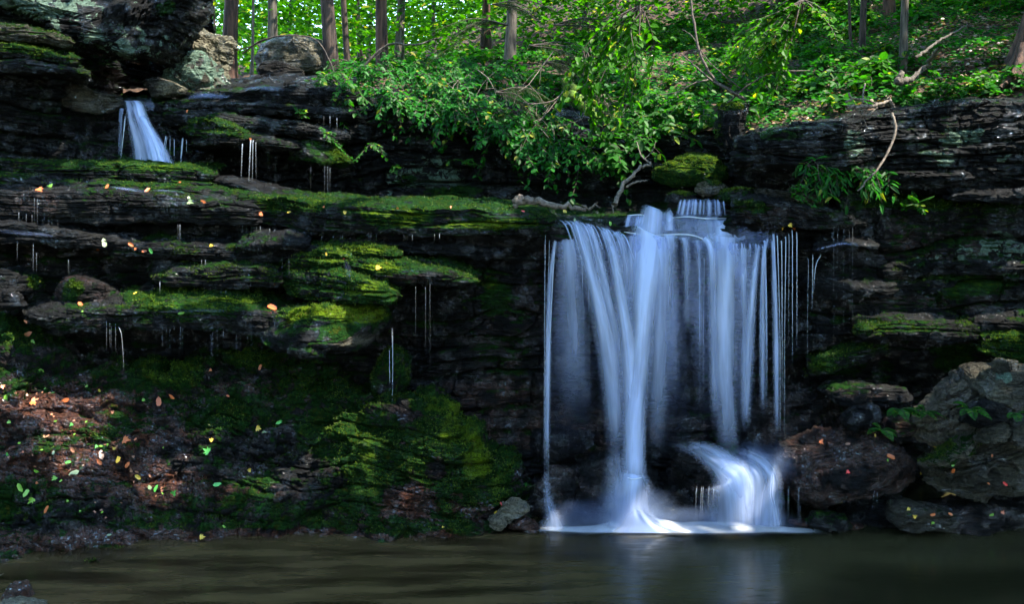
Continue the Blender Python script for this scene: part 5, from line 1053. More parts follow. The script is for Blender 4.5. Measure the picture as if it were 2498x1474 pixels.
# far wood: a leafy mass nobody could count
C = []; R_ = []
rs = np.random.default_rng(12)
for k in range(1750):
    Y = rs.uniform(21, 44); px = rs.uniform(330, 2600)
    top = -330; base = np.interp(px, [300, 1000, 1300, 1700, 2200, 2600], [190, 175, 125, 60, -60, -180])
    C.append(P(px, base + 25 - (base + 25 - top) * rs.random() ** 1.1, Y)); R_.append(rs.uniform(.3, .8))
c, d, n, L, W = cloud(C, R_, 48, .17, 5, .45)
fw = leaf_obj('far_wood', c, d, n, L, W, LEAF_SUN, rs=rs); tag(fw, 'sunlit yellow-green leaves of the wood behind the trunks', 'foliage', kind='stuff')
C = [P(rs.uniform(350, 2600), 0, 52) * [1, 1, 0] + [0, rs.uniform(-3, 3), rs.uniform(3, 16)] for k in range(1500)]
c, d, n, L, W = cloud(C, np.full(1500, 1.1), 34, .42, 6, .6)
fw2 = leaf_obj('distant_wood', c, d, n, L, W, LEAF_SUN, rs=rs); tag(fw2, 'pale distant leaves closing the view through the wood', 'foliage', kind='stuff')

# hemlock boughs near the centre top
for k, (px, py, Y, lx, lz, lab) in enumerate([(1240, 60, 15.5, -1.1, -.15, 'dark hemlock bough spreading left at the top centre'), (1290, 110, 15.2, 1.0, -.2, 'dark hemlock bough spreading right at the top centre'), (1200, 10, 16.5, .9, -.1, 'highest dark hemlock bough at the top centre'),
     (1330, 150, 15.0, 1.0, -.45, 'hemlock bough drooping over the dark hollow at the centre'), (1210, 225, 13.5, .8, -.25, 'grey-green hemlock twig bunch among the broad leaves'), (1350, 60, 16, 1.3, .0, 'shaded hemlock bough behind the bright green branch'), (1420, 215, 14.0, .7, -.4, 'sparse hemlock twigs beside the bright branch')]):
    rs = np.random.default_rng(k + 300); b = P(px, py, Y); e = empty('hemlock_bough', tuple(b)); tag(e, lab, 'conifer bough', 'hemlock boughs over the rim')
    T = Tubes(); C = []; D = []; N = []; L = []
    for j in range(5):
        a = np.array([lx, rs.uniform(-.6, .2), lz + rs.uniform(-.3, .3)]) * rs.uniform(.6, 1.2)
        main = curve([b, b + a * .5 + [0, 0, .06], b + a + [0, 0, -.15]], 20); T.add(main, np.linspace(.012, .003, 20), 4)
        for q in range(3, 20):
            for sg in (-1, 1):
                sd = norm(np.array([a[1] * -sg, a[0] * sg, rs.uniform(-.3, .1)]) + a * .6); l = .30 * (1 - q / 26) * rs.uniform(.6, 1.2)
                tw = main[q] + sd * l * np.linspace(0, 1, 12)[:, None] + np.array([0, 0, -.06]) * np.linspace(0, 1, 12)[:, None] ** 2
                T.add(tw[::4], .0018, 3)
                for s2 in (-1, 1):
                    C.append(tw); dd = np.cross(sd, [0, 0, 1]) * s2 + sd * .6; D.append(np.tile(dd, (12, 1)) + rs.normal(size=(12, 3)) * .25); N.append(np.tile([0, 0, 1.], (12, 1))); L.append(np.full(12, .022))
    L = np.concatenate(L); T.obj('twigs', TWIG_D, e); leaf_obj('needles', np.vstack(C), np.vstack(D), np.vstack(N), L, L * .28, LEAF_NEEDLE, e, rs=rs)

# ================================================================== SHRUBS AND PLANTS
def hill_at(px, py):
    qx = CX + F * hq[..., 0] / hq[..., 1]; qy = HY - F * (hq[..., 2] - CH) / hq[..., 1]
    i = np.argmin((qx - px) ** 2 + (qy - py) ** 2); return hq.reshape(-1, 3)[i]
# leafy shrubs spilling over the rim of the back cliff
spots = [(830, 215, 13.9, 'left end of the shrubs on the rim'), (870, 235, 13.6, ''), (905, 200, 14.2, ''), (940, 245, 13.6, ''), (975, 205, 14.2, ''), (1000, 255, 13.5, ''), (1035, 215, 14.0, ''), (1060, 275, 13.4, ''), (1085, 235, 13.8, ''), (1100, 195, 14.6, ''),
 (1120, 290, 13.3, ''), (1140, 250, 13.6, ''), (1165, 215, 14.3, ''), (1175, 300, 13.2, ''), (1200, 265, 13.6, ''), (1215, 325, 13.1, ''), (1245, 300, 13.3, ''), (1255, 350, 13.0, ''), (1290, 330, 13.2, ''), (1300, 375, 12.9, ''), (1335, 355, 13.0, ''), (1380, 375, 12.9, ''),
 (1310, 285, 13.7, ''), (1360, 310, 13.5, ''), (1420, 390, 12.9, ''), (1270, 245, 14.2, ''), (1220, 200, 14.8, ''), (1150, 175, 15.2, ''), (1050, 180, 15.2, ''), (960, 175, 15.4, ''), (880, 185, 15.0, '')]
for k, (px, py, Y, lab) in enumerate(spots):
    if px < 1000: w = 'leafy shrub on the left third of the cliff-rim thicket'
    elif px < 1200: w = 'leafy shrub in the middle of the cliff-rim thicket'
    else: w = 'leafy shrub where the thicket hangs lowest over the dark cliff'
    w += ', ' + ('upper edge' if py < 212 else 'middle row' if py < 300 else 'lowest fringe')
    if k == 0: w = 'bright-leaved shrub ending the thicket next to the wet shelf'
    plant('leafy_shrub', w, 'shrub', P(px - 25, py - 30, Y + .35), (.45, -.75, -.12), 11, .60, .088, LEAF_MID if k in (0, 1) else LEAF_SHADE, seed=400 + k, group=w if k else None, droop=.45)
# right of centre thicket (brighter)
spots = [(1480, 360, 12.9), (1510, 340, 13.0), (1500, 390, 12.6), (1545, 360, 12.7), (1560, 320, 13.2), (1600, 300, 13.3), (1620, 330, 12.9), (1640, 290, 13.4), (1540, 290, 13.6), (1490, 310, 13.6), (1700, 270, 13.2), (1590, 255, 14), (1660, 245, 14), (1720, 300, 12.7), (1460, 400, 12.8)]
for k, (px, py, Y) in enumerate(spots):
    w = ('bright green shrub hanging above the bare white branch' if px < 1560 else 'bright green shrub left of the dark stump') + (', lowest' if py > 345 else ', middle height' if py > 285 else ', highest')
    plant('leafy_shrub', w, 'shrub', P(px, py - 18, Y + .2), (.1, -.8, .05), 8, .42, .11, LEAF_MID, seed=500 + k, group=w, droop=.35)
# sunlit branch hanging in front at the centre
plant('maple_branch', 'glowing yellow-green branch hanging in mid-air at the top centre', 'branch', P(1560, 20, 12.6), (-.45, -.1, -.75), 16, 1.15, .12, LEAF_SUN, seed=601, droop=.25, spread=.5)
plant('maple_branch', 'soft glowing branch trailing down over the dark hollow', 'branch', P(1430, 120, 13.0), (.12, 0, -.9), 10, 1.0, .11, LEAF_SUN, seed=602, droop=.1, spread=.35)
plant('maple_branch', 'wind-blurred bright branch at the top right of centre', 'branch', P(1960, 0, 12.2), (-.6, -.1, -.45), 18, 1.15, .10, LEAF_SUN, seed=603, droop=.2, spread=.5)
plant('maple_branch', 'second bright branch hanging lower at the top right of centre', 'branch', P(1900, 60, 12.6), (-.35, 0, -.7), 12, .8, .10, LEAF_SUN, seed=604, droop=.2, spread=.5)

# hillside plants: a few kinds, copied
protos = []
for k in range(9):
    m = [LEAF_MID, LEAF_MID, LEAF_SUN, LEAF_MID, LEAF_SUN, LEAF_SHADE, LEAF_MID, LEAF_SUN, LEAF_MID][k]
    leaf = [.085, .12, .08, .06, .07, .10, .14, .05, .07][k]; ln = [.42, .5, .4, .35, .5, .5, .4, .3, .6][k]
    e = plant('leafy_plant', 'x', 'plant', (0, 0, 0), (0, -.25, .8), 13 if k != 6 else 8, ln, leaf, m, seed=700 + k, droop=.5, spread=.75)
    protos.append(e)
rs = np.random.default_rng(21)
qx = CX + F * hq[..., 0] / hq[..., 1]; qy = HY - F * (hq[..., 2] - CH) / hq[..., 1]
fl = hq.reshape(-1, 3); X = qx.reshape(-1); Yy = qy.reshape(-1); D_ = fl[:, 1]
ok = np.where((X > 800) & (X < 2540) & (Yy > -60) & (D_ < 24))[0]
pw = 1 / D_[ok] ** 1.0
# the leaf-littered bare strip under the old tree stays open
bare = (X[ok] > 2130) & (Yy[ok] > 40) & (Yy[ok] < 210) & ((X[ok] - 2130) / 330 + (210 - Yy[ok]) / 500 > .3)
pw = pw * np.where(bare, .22, 1); pw /= pw.sum()
first = [True] * 9
for i in range(285):
    j = rs.choice(ok, p=pw); loc = fl[j]; x, y = X[j], Yy[j]
    k = rs.integers(0, 9)
    if x > 2150 and k in (2, 4, 7) and rs.random() < .5: k = 3
    if x < 1500 and k in (2, 4): k = 5
    lab = ['mid-green oval-leaved', 'broad-leaved green', 'yellow-green sunlit', 'small-leaved green', 'tall yellow-green', 'dark green', 'large-leaved', 'tiny bright', 'tall wispy'][k] + ' plant on the ' + ('wooded rim behind the shrub thicket' if x < 1250 else 'shaded ground at the top centre' if x < 1500 else 'bright leafy slope above the dark stump' if x < 1900 else 'hillside around the slim trunks' if x < 2230 else 'leaf-littered bank at the right')
    lab += ', near the rim' if loc[1] < 13.2 else ', halfway up' if loc[1] < 16.5 else ', far back'
    sc = rs.uniform(.7, 1.25) * (1 + .03 * max(0, loc[1] - 13))
    loc = loc + [0, 0, .05]
    if first[k]:
        first[k] = False; e = protos[k]; e.location = loc; e['_o'] = [float(q) for q in loc]; e.rotation_euler = (0, 0, 0); e['label'] = lab; e['group'] = lab + ' (group)'
    else: copy_plant(protos[k], loc, rs.uniform(-.9, .9), sc, lab, lab + ' (group)')
# ground cover and leaf litter
m = rs.choice(ok, 20000, p=(w_ := np.where((X[ok] > 1450), 1 / D_[ok], .25 / D_[ok])) / w_.sum())
c = fl[m] + rs.normal(size=(20000, 3)) * [.06, .06, .03] + [0, 0, .08]
th = rs.uniform(0, 6.28, 20000)
g = leaf_obj('ground_cover', c, np.stack([np.cos(th), np.sin(th), .1 + 0 * th], -1), np.array([0, -.4, 1.]) + rs.normal(size=(20000, 3)) * .35, rs.uniform(.04, .10, 20000), rs.uniform(.03, .07, 20000), LEAF_SHADE, rs=rs)
tag(g, 'small green ground plants carpeting the hillside', 'ground cover', kind='stuff')
LIT = leaf_material('leaf_litter', (0.05, 0.022, 0.012), (0.26, 0.15, 0.09), (0.45, 0.36, 0.26), .15, .08)
wt = np.where(bare, 6.0, 1) * np.where(X[ok] > 1400, 1, .2) / D_[ok]
m = rs.choice(ok, 9000, p=wt / wt.sum()); c = fl[m] + rs.normal(size=(9000, 3)) * [.05, .05, .008] + [0, 0, .03]
th = rs.uniform(0, 6.28, 9000)
g = leaf_obj('leaf_litter', c, np.stack([np.cos(th), np.sin(th), .1 + 0 * th], -1), np.array([0, -.5, 1.]) + rs.normal(size=(9000, 3)) * .4, rs.uniform(.05, .10, 9000), rs.uniform(.03, .06, 9000), LIT, rs=rs)
tag(g, 'dry brown leaves littering the hillside', 'leaf litter', kind='stuff')

# plants on the rocks
for k, (px, py, Y, n_, l, lf, aim, mt, lab) in enumerate([
    (730, 285, 13.2, 5, .28, .06, (.2, -.5, .3), LEAF_MID, 'small bright plant sprouting from the dark bed left of the thicket'), (790, 325, 13.0, 6, .35, .05, (.4, -.5, -.2), LEAF_MID, 'small creeper trailing over the rocks above the wide mossy boulder'),
    (905, 352, 13.4, 4, .35, .06, (.7, -.4, -.1), LEAF_MID, 'lone sprig on the dark back cliff'), (1130, 395, 13.4, 4, .28, .06, (.3, -.5, .2), LEAF_MID, 'small sprig on the dark back cliff under the shrubs'), (962, 410, 13.4, 4, .14, .07, (0, -.5, .1), LEAF_MID, 'single pale-green leaf cluster on the dark back cliff'),
    (1945, 490, 10.85, 5, .28, .05, (0, -.4, .6), LEAF_MID, 'bright green sprout left of the wet glistening ledge'), (1925, 465, 10.9, 4, .26, .05, (.2, -.4, .4), LEAF_SHADE, 'small plant under the hanging leaves'),
    (2230, 500, 10.5, 5, .22, .05, (0, -.6, .3), LEAF_MID, 'little leafy plant beside the fern on the smooth slab'),
    (1290, 1190, 10.9, 3, .12, .03, (0, -.4, .5), LEAF_SHADE, 'tiny plant left of the waterfall foot')]):
    plant('small_plant', lab, 'plant', P(px, py, Y + float(SR(px)) * (py < 900)), aim, n_, l, lf, mt, seed=800 + k)
for k, (px, py, Y) in enumerate([(1975, 402, 10.98), (2010, 405, 10.95), (2045, 408, 10.92), (2075, 405, 10.9), (2100, 410, 10.86), (2130, 412, 10.8), (2155, 415, 10.78), (1995, 400, 10.97)]):
    plant('hanging_plant', 'drooping long-leaved plant hanging in the row under the overhang', 'plant', P(px, py, Y - .05 + float(SR(px))), (.0, -.5, -.25), 6, .24, .13, LEAF_SHADE, seed=830 + k, group='drooping plants under the overhang', droop=.8, width=.35, spread=.7)
fern('bright fern standing on the smooth slab of the right wall', P(2240, 500, 11.35), 6, .22, 1, aim=(0, -.5, .9), up=.2)
fern('small fern beside the bright one on the smooth slab', P(2215, 510, 11.35), 4, .18, 2, aim=(0, -.5, .8), up=.2)
fern('fern between the slanting slab and the wet grey boulder', P(2365, 1000, 9.9), 7, .24, 3, aim=(-.1, -.6, .5))
fern('fern growing under the dark flat rock behind the boulders', P(2195, 1000, 10.45), 7, .26, 4, aim=(0, -.6, .5))
fern('fern left of the reddish stone behind the glossy boulder', P(2150, 1050, 10.3), 6, .22, 5, aim=(0, -.6, .5))
fern('fern in the shade right of the dark flat rock', P(2255, 1005, 10.45), 6, .22, 6, aim=(.2, -.6, .4))
fern('fern tuft on the right edge above the angular stone', P(2480, 1010, 9.7), 5, .16, 7, aim=(0, -.6, .5))

# ================================================================== DEAD WOOD
def branch(label, paths, mat=TWIG, name='dead_branch', cat='branch', group=None):
    paths = [([(a, c, Y + (float(SR(a)) if Y < 12 else 0)) for a, c, Y in q], r0, r1) for q, r0, r1 in paths]
    b = PP(*[np.array(paths[0][0], float)[:1, i] for i in range(3)])[0]; e = empty(name, tuple(b)); tag(e, label, cat, group)
    for k, (q, r0, r1) in enumerate(paths):
        T = Tubes(); w = PP(*[np.array(q, float)[:, i] for i in range(3)]); c = curve(w, 24)
        c += np.random.default_rng(len(q) * 13 + k).normal(size=c.shape) * r0 * .25
        T.add(c, np.linspace(r0, r1, 24) * (1 + .12 * np.sin(np.arange(24) * 1.9)), 8); T.obj('stem' if k == 0 else 'side_twig', mat, e)
    return e
branch('broken log with a splintered end lying on the mossy ledge left of the crest', [([(1262, 490, 10.95), (1285, 488, 10.95), (1330, 498, 10.98), (1380, 506, 11.0), (1430, 511, 11.1)], .055, .02), ([(1420, 500, 11.0), (1436, 511, 11.05)], .010, .006), ([(1436, 512, 11.05), (1452, 498, 11.05), (1458, 494, 11.05)], .012, .006), ([(1452, 498, 11.05), (1464, 508, 11.05)], .008, .004),
       ([(1258, 503, 10.93), (1262, 480, 10.93), (1272, 478, 10.95)], .03, .012)], name='log', cat='log')
branch('bare white forked branch leaning beside the waterfall crest', [([(1500, 502, 11.0), (1508, 478, 11.1), (1530, 440, 11.3), (1560, 412, 11.5), (1588, 400, 11.7)], .030, .014), ([(1528, 455, 11.25), (1555, 443, 11.3), (1580, 440, 11.4)], .014, .007), ([(1588, 400, 11.7), (1565, 380, 11.8), (1553, 345, 11.9)], .012, .005), ([(1570, 390, 11.8), (1590, 370, 11.9), (1600, 345, 12)], .006, .003), ([(1494, 502, 10.95), (1497, 520, 10.9)], .008, .005)])
branch('long pale root hanging down in a curve over the right wall', [([(2176, 275, 10.5), (2184, 310, 10.42), (2176, 350, 10.38), (2150, 400, 10.36), (2120, 435, 10.35), (2092, 466, 10.35)], .020, .008), ([(2125, 420, 10.36), (2112, 412, 10.36)], .006, .003)], name='hanging_root', cat='root')
branch('tangle of pale roots at the rim above the hanging one', [([(2066, 262, 10.6), (2090, 262, 10.5), (2130, 258, 10.45), (2170, 246, 10.5)], .030, .016), ([(2062, 250, 10.6), (2085, 240, 10.5), (2120, 245, 10.5), (2140, 256, 10.5)], .014, .008), ([(2070, 228, 10.7), (2080, 240, 10.6), (2110, 250, 10.5), (2125, 265, 10.45)], .012, .005), ([(2098, 270, 10.5), (2112, 282, 10.45), (2140, 262, 10.45)], .016, .008), ([(2168, 240, 10.5), (2176, 252, 10.45), (2180, 262, 10.45)], .022, .008), ([(2110, 205, 10.9), (2105, 230, 10.6), (2104, 250, 10.5), (2080, 270, 10.5)], .010, .005), ([(2083, 276, 10.5), (2080, 300, 10.5)], .005, .003), ([(2105, 285, 10.5), (2116, 312, 10.5)], .006, .004)], name='root_tangle', cat='roots')
branch('forked limb lying on the bank and curving up to the right', [([(2190, 200, 11.2), (2220, 195, 11.3), (2260, 160, 11.6), (2290, 115, 12.0)], .045, .02), ([(2190, 200, 11.2), (2200, 175, 11.3)], .04, .03), ([(2235, 140, 12.3), (2290, 100, 12.6), (2360, 60, 13)], .02, .012)], mat=BARK)
branch('arching bare stem in front of the leafy slope', [([(1770, 255, 12.4), (1830, 205, 12.3), (1890, 176, 12.3), (1975, 172, 12.6)], .012, .006)], mat=TWIG_D)
branch('long dark stem crossing up to the left from the stump', [([(1820, 243, 12.3), (1740, 190, 12.4), (1700, 100, 12.6), (1686, 0, 12.8), (1680, -60, 13)], .022, .010), ([(1820, 243, 12.3), (1760, 210, 12.3), (1700, 165, 12.4), (1660, 130, 12.6)], .018, .007), ([(1805, 215, 12.4), (1730, 150, 12.5), (1690, 90, 12.7), (1665, 72, 12.8)], .008, .005)], mat=TWIG_D)
branch('pale stick sloping left from the slope', [([(1735, 192, 12.5), (1690, 205, 12.5), (1650, 225, 12.6), (1600, 232, 12.7)], .012, .005)])
for k, (q, lab) in enumerate([([(1375, 222, 13.0), (1350, 245, 12.9), (1310, 252, 12.9), (1275, 250, 13)], 'bare grey twigs reaching left over the hollow'), ([(1375, 222, 13.0), (1345, 262, 12.9), (1320, 290, 12.8), (1305, 305, 12.8)], 'bare grey twigs reaching down over the hollow'),
    ([(1430, 195, 13.2), (1426, 250, 13), (1418, 290, 12.9), (1350, 310, 12.8)], 'bare twig hanging from the glowing branch'), ([(1350, 125, 13.8), (1320, 165, 13.6), (1290, 205, 13.4), (1265, 222, 13.3)], 'fine fork of grey twigs at the centre'),
    ([(1445, 215, 13.3), (1480, 240, 13.2), (1530, 255, 13.1), (1560, 285, 13)], 'bare twigs reaching right over the hollow'), ([(1165, 170, 14), (1190, 190, 13.8), (1205, 215, 13.6)], 'pair of bare sticks above the hemlock twigs'), ([(1120, 240, 13.6), (1105, 215, 13.7), (1118, 195, 13.8)], 'thin upright twig in the thicket')]):
    rs = np.random.default_rng(900 + k); paths = [(q, .008, .004)]
    for j in range(6):
        i = rs.integers(1, len(q)); p0 = np.array(q[i], float); a = rs.normal(size=2) * [26, 22] + [0, 16]
        paths.append(([tuple(p0), (p0[0] + a[0] * .5, p0[1] + a[1] * .4, p0[2]), (p0[0] + a[0], p0[1] + a[1], p0[2] - .05)], .004, .002))
    branch(lab, paths)
branch('long dark branch arching over the forest floor', [([(885, 165, 14.8), (930, 120, 14.8), (960, 106, 14.8), (1010, 110, 14.9), (1050, 98, 15), (1075, 90, 15)], .022, .010), ([(960, 107, 14.8), (945, 112, 14.8), (915, 140, 14.8)], .01, .006)], mat=BARK)
branch('bare drooping branch in front of the square boulder', [([(592, 130, 15.2), (640, 98, 15), (700, 86, 14.9), (760, 92, 14.9), (790, 120, 14.9), (820, 185, 14.8)], .014, .008), ([(592, 120, 15.2), (660, 92, 15)], .008, .005)], mat=TWIG_D)
branch('fallen mossy limb slanting into the hollow', [([(1380, 200, 13.6), (1400, 235, 13.5), (1430, 265, 13.4), (1455, 290, 13.3)], .085, .05)], mat=simple('mossy_wood', (.03, .05, .01), (.13, .24, .02), 10, .95, 1, .03), name='fallen_limb', cat='log')
branch('thin twig poking from the left edge of the pool', [([(-12, 1412, 9.0), (2, 1404, 9.0), (10, 1400, 9.0)], .006, .003)])
# stump
sv = rock('dark rotten stump with a mossy flat top above the crest', [(1750, 262), (1760, 250), (1800, 248), (1825, 256), (1826, 300), (1822, 370), (1790, 385), (1755, 380), (1740, 340), (1752, 300)], 11.9, .5, 70, level=6, cover=dict(red=.25, moss=(.0, .6), spots=[(0, 1785, 260, 45, 14, .8), (0, 1755, 320, 15, 50, .6)]), name='stump', cat='stump', amp=(.01, .01, .05), full=.35, facets=2)

# ================================================================== FALLEN LEAVES (dropped onto whatever lies under them)
def lm(name, c):
    t = NT(name); b = t.node('ShaderNodeBsdfPrincipled', {'Base Color': (*c, 1), 'Roughness': .35, 'Specular IOR Level': .5})
    return t.done(b.outputs[0])
LC = {'orange': lm('orange_leaf', (.55, .14, .04)), 'green': lm('green_leaf', (.10, .42, .07)), 'yellow': lm('yellow_leaf', (.6, .40, .04)), 'brown': lm('brown_leaf', (.30, .13, .07)), 'red': lm('red_leaf', (.7, .05, .04)), 'pale': lm('pale_leaf', (.20, .27, .13)), 'lime': lm('lime_leaf', (.18, .38, .04))}
bpy.context.view_layer.update(); dg = bpy.context.evaluated_depsgraph_get()
def drop(px, py):
    o = Vector((0, 0, CH)); d = Vector(tuple(P(px, py, 1.0) - np.array([0, 0, CH]))).normalized()
    for _ in range(8):
        hit, loc, nrm, idx, ob, mx = scene.ray_cast(dg, o, d)
        if not hit: return None
        if ob.data.materials and ob.data.materials[0] in (ROCK,): return np.array(loc), np.array(nrm)
        o = loc + d * .01
    return None
def leaf_outline(kind, rs):
    if kind == 'maple':
        a = np.array([0, 18, 40, 55, 75, 90, 105, 125, 140, 162, 180, 215, 270, 325]) * math.pi / 180
        r = np.array([.75, .45, .85, .5, .7, 1.15, .7, .5, .85, .45, .75, .5, .25, .5])
    else:
        a = np.linspace(0, 2 * math.pi, 12, endpoint=False) + math.pi / 2; r = np.array([1.1, .75, .5, .42, .5, .75, 1.0, .75, .5, .42, .5, .75])
    return np.stack([np.cos(a) * r, np.sin(a) * r], -1) * rs.uniform(.92, 1.08, (len(a), 1))
def fallen(px, py, c, s, k, label, kind=None, group=None):
    h = drop(px, py)
    if h is None: return
    rs = np.random.default_rng(k); loc, n = h
    kind = kind or ('maple' if rs.random() < .45 else 'oval')
    o = leaf_outline(kind, rs); n = norm(n * .7 + np.array([0, -.75, .35])); a = norm(np.cross(n, [rs.normal(), rs.normal() * .3, rs.normal()])); b = np.cross(n, a)
    sz = s / 1.9 * loc[1] / F
    pt = loc + n * .012 + a * o[:, :1] * sz + b * o[:, 1:] * sz * (1 if kind == 'maple' else .9) + n * (np.abs(o[:, :1]) * .35 * sz) * rs.choice([1, .5, .2])
    V = np.vstack([pt, loc + n * .012]); m = len(pt); f = np.array([[i, (i + 1) % m, m] for i in range(m)])
    ob = mk('fallen_leaf', V, f, LC[c], smooth=False); tag(ob, label, 'leaf', group)
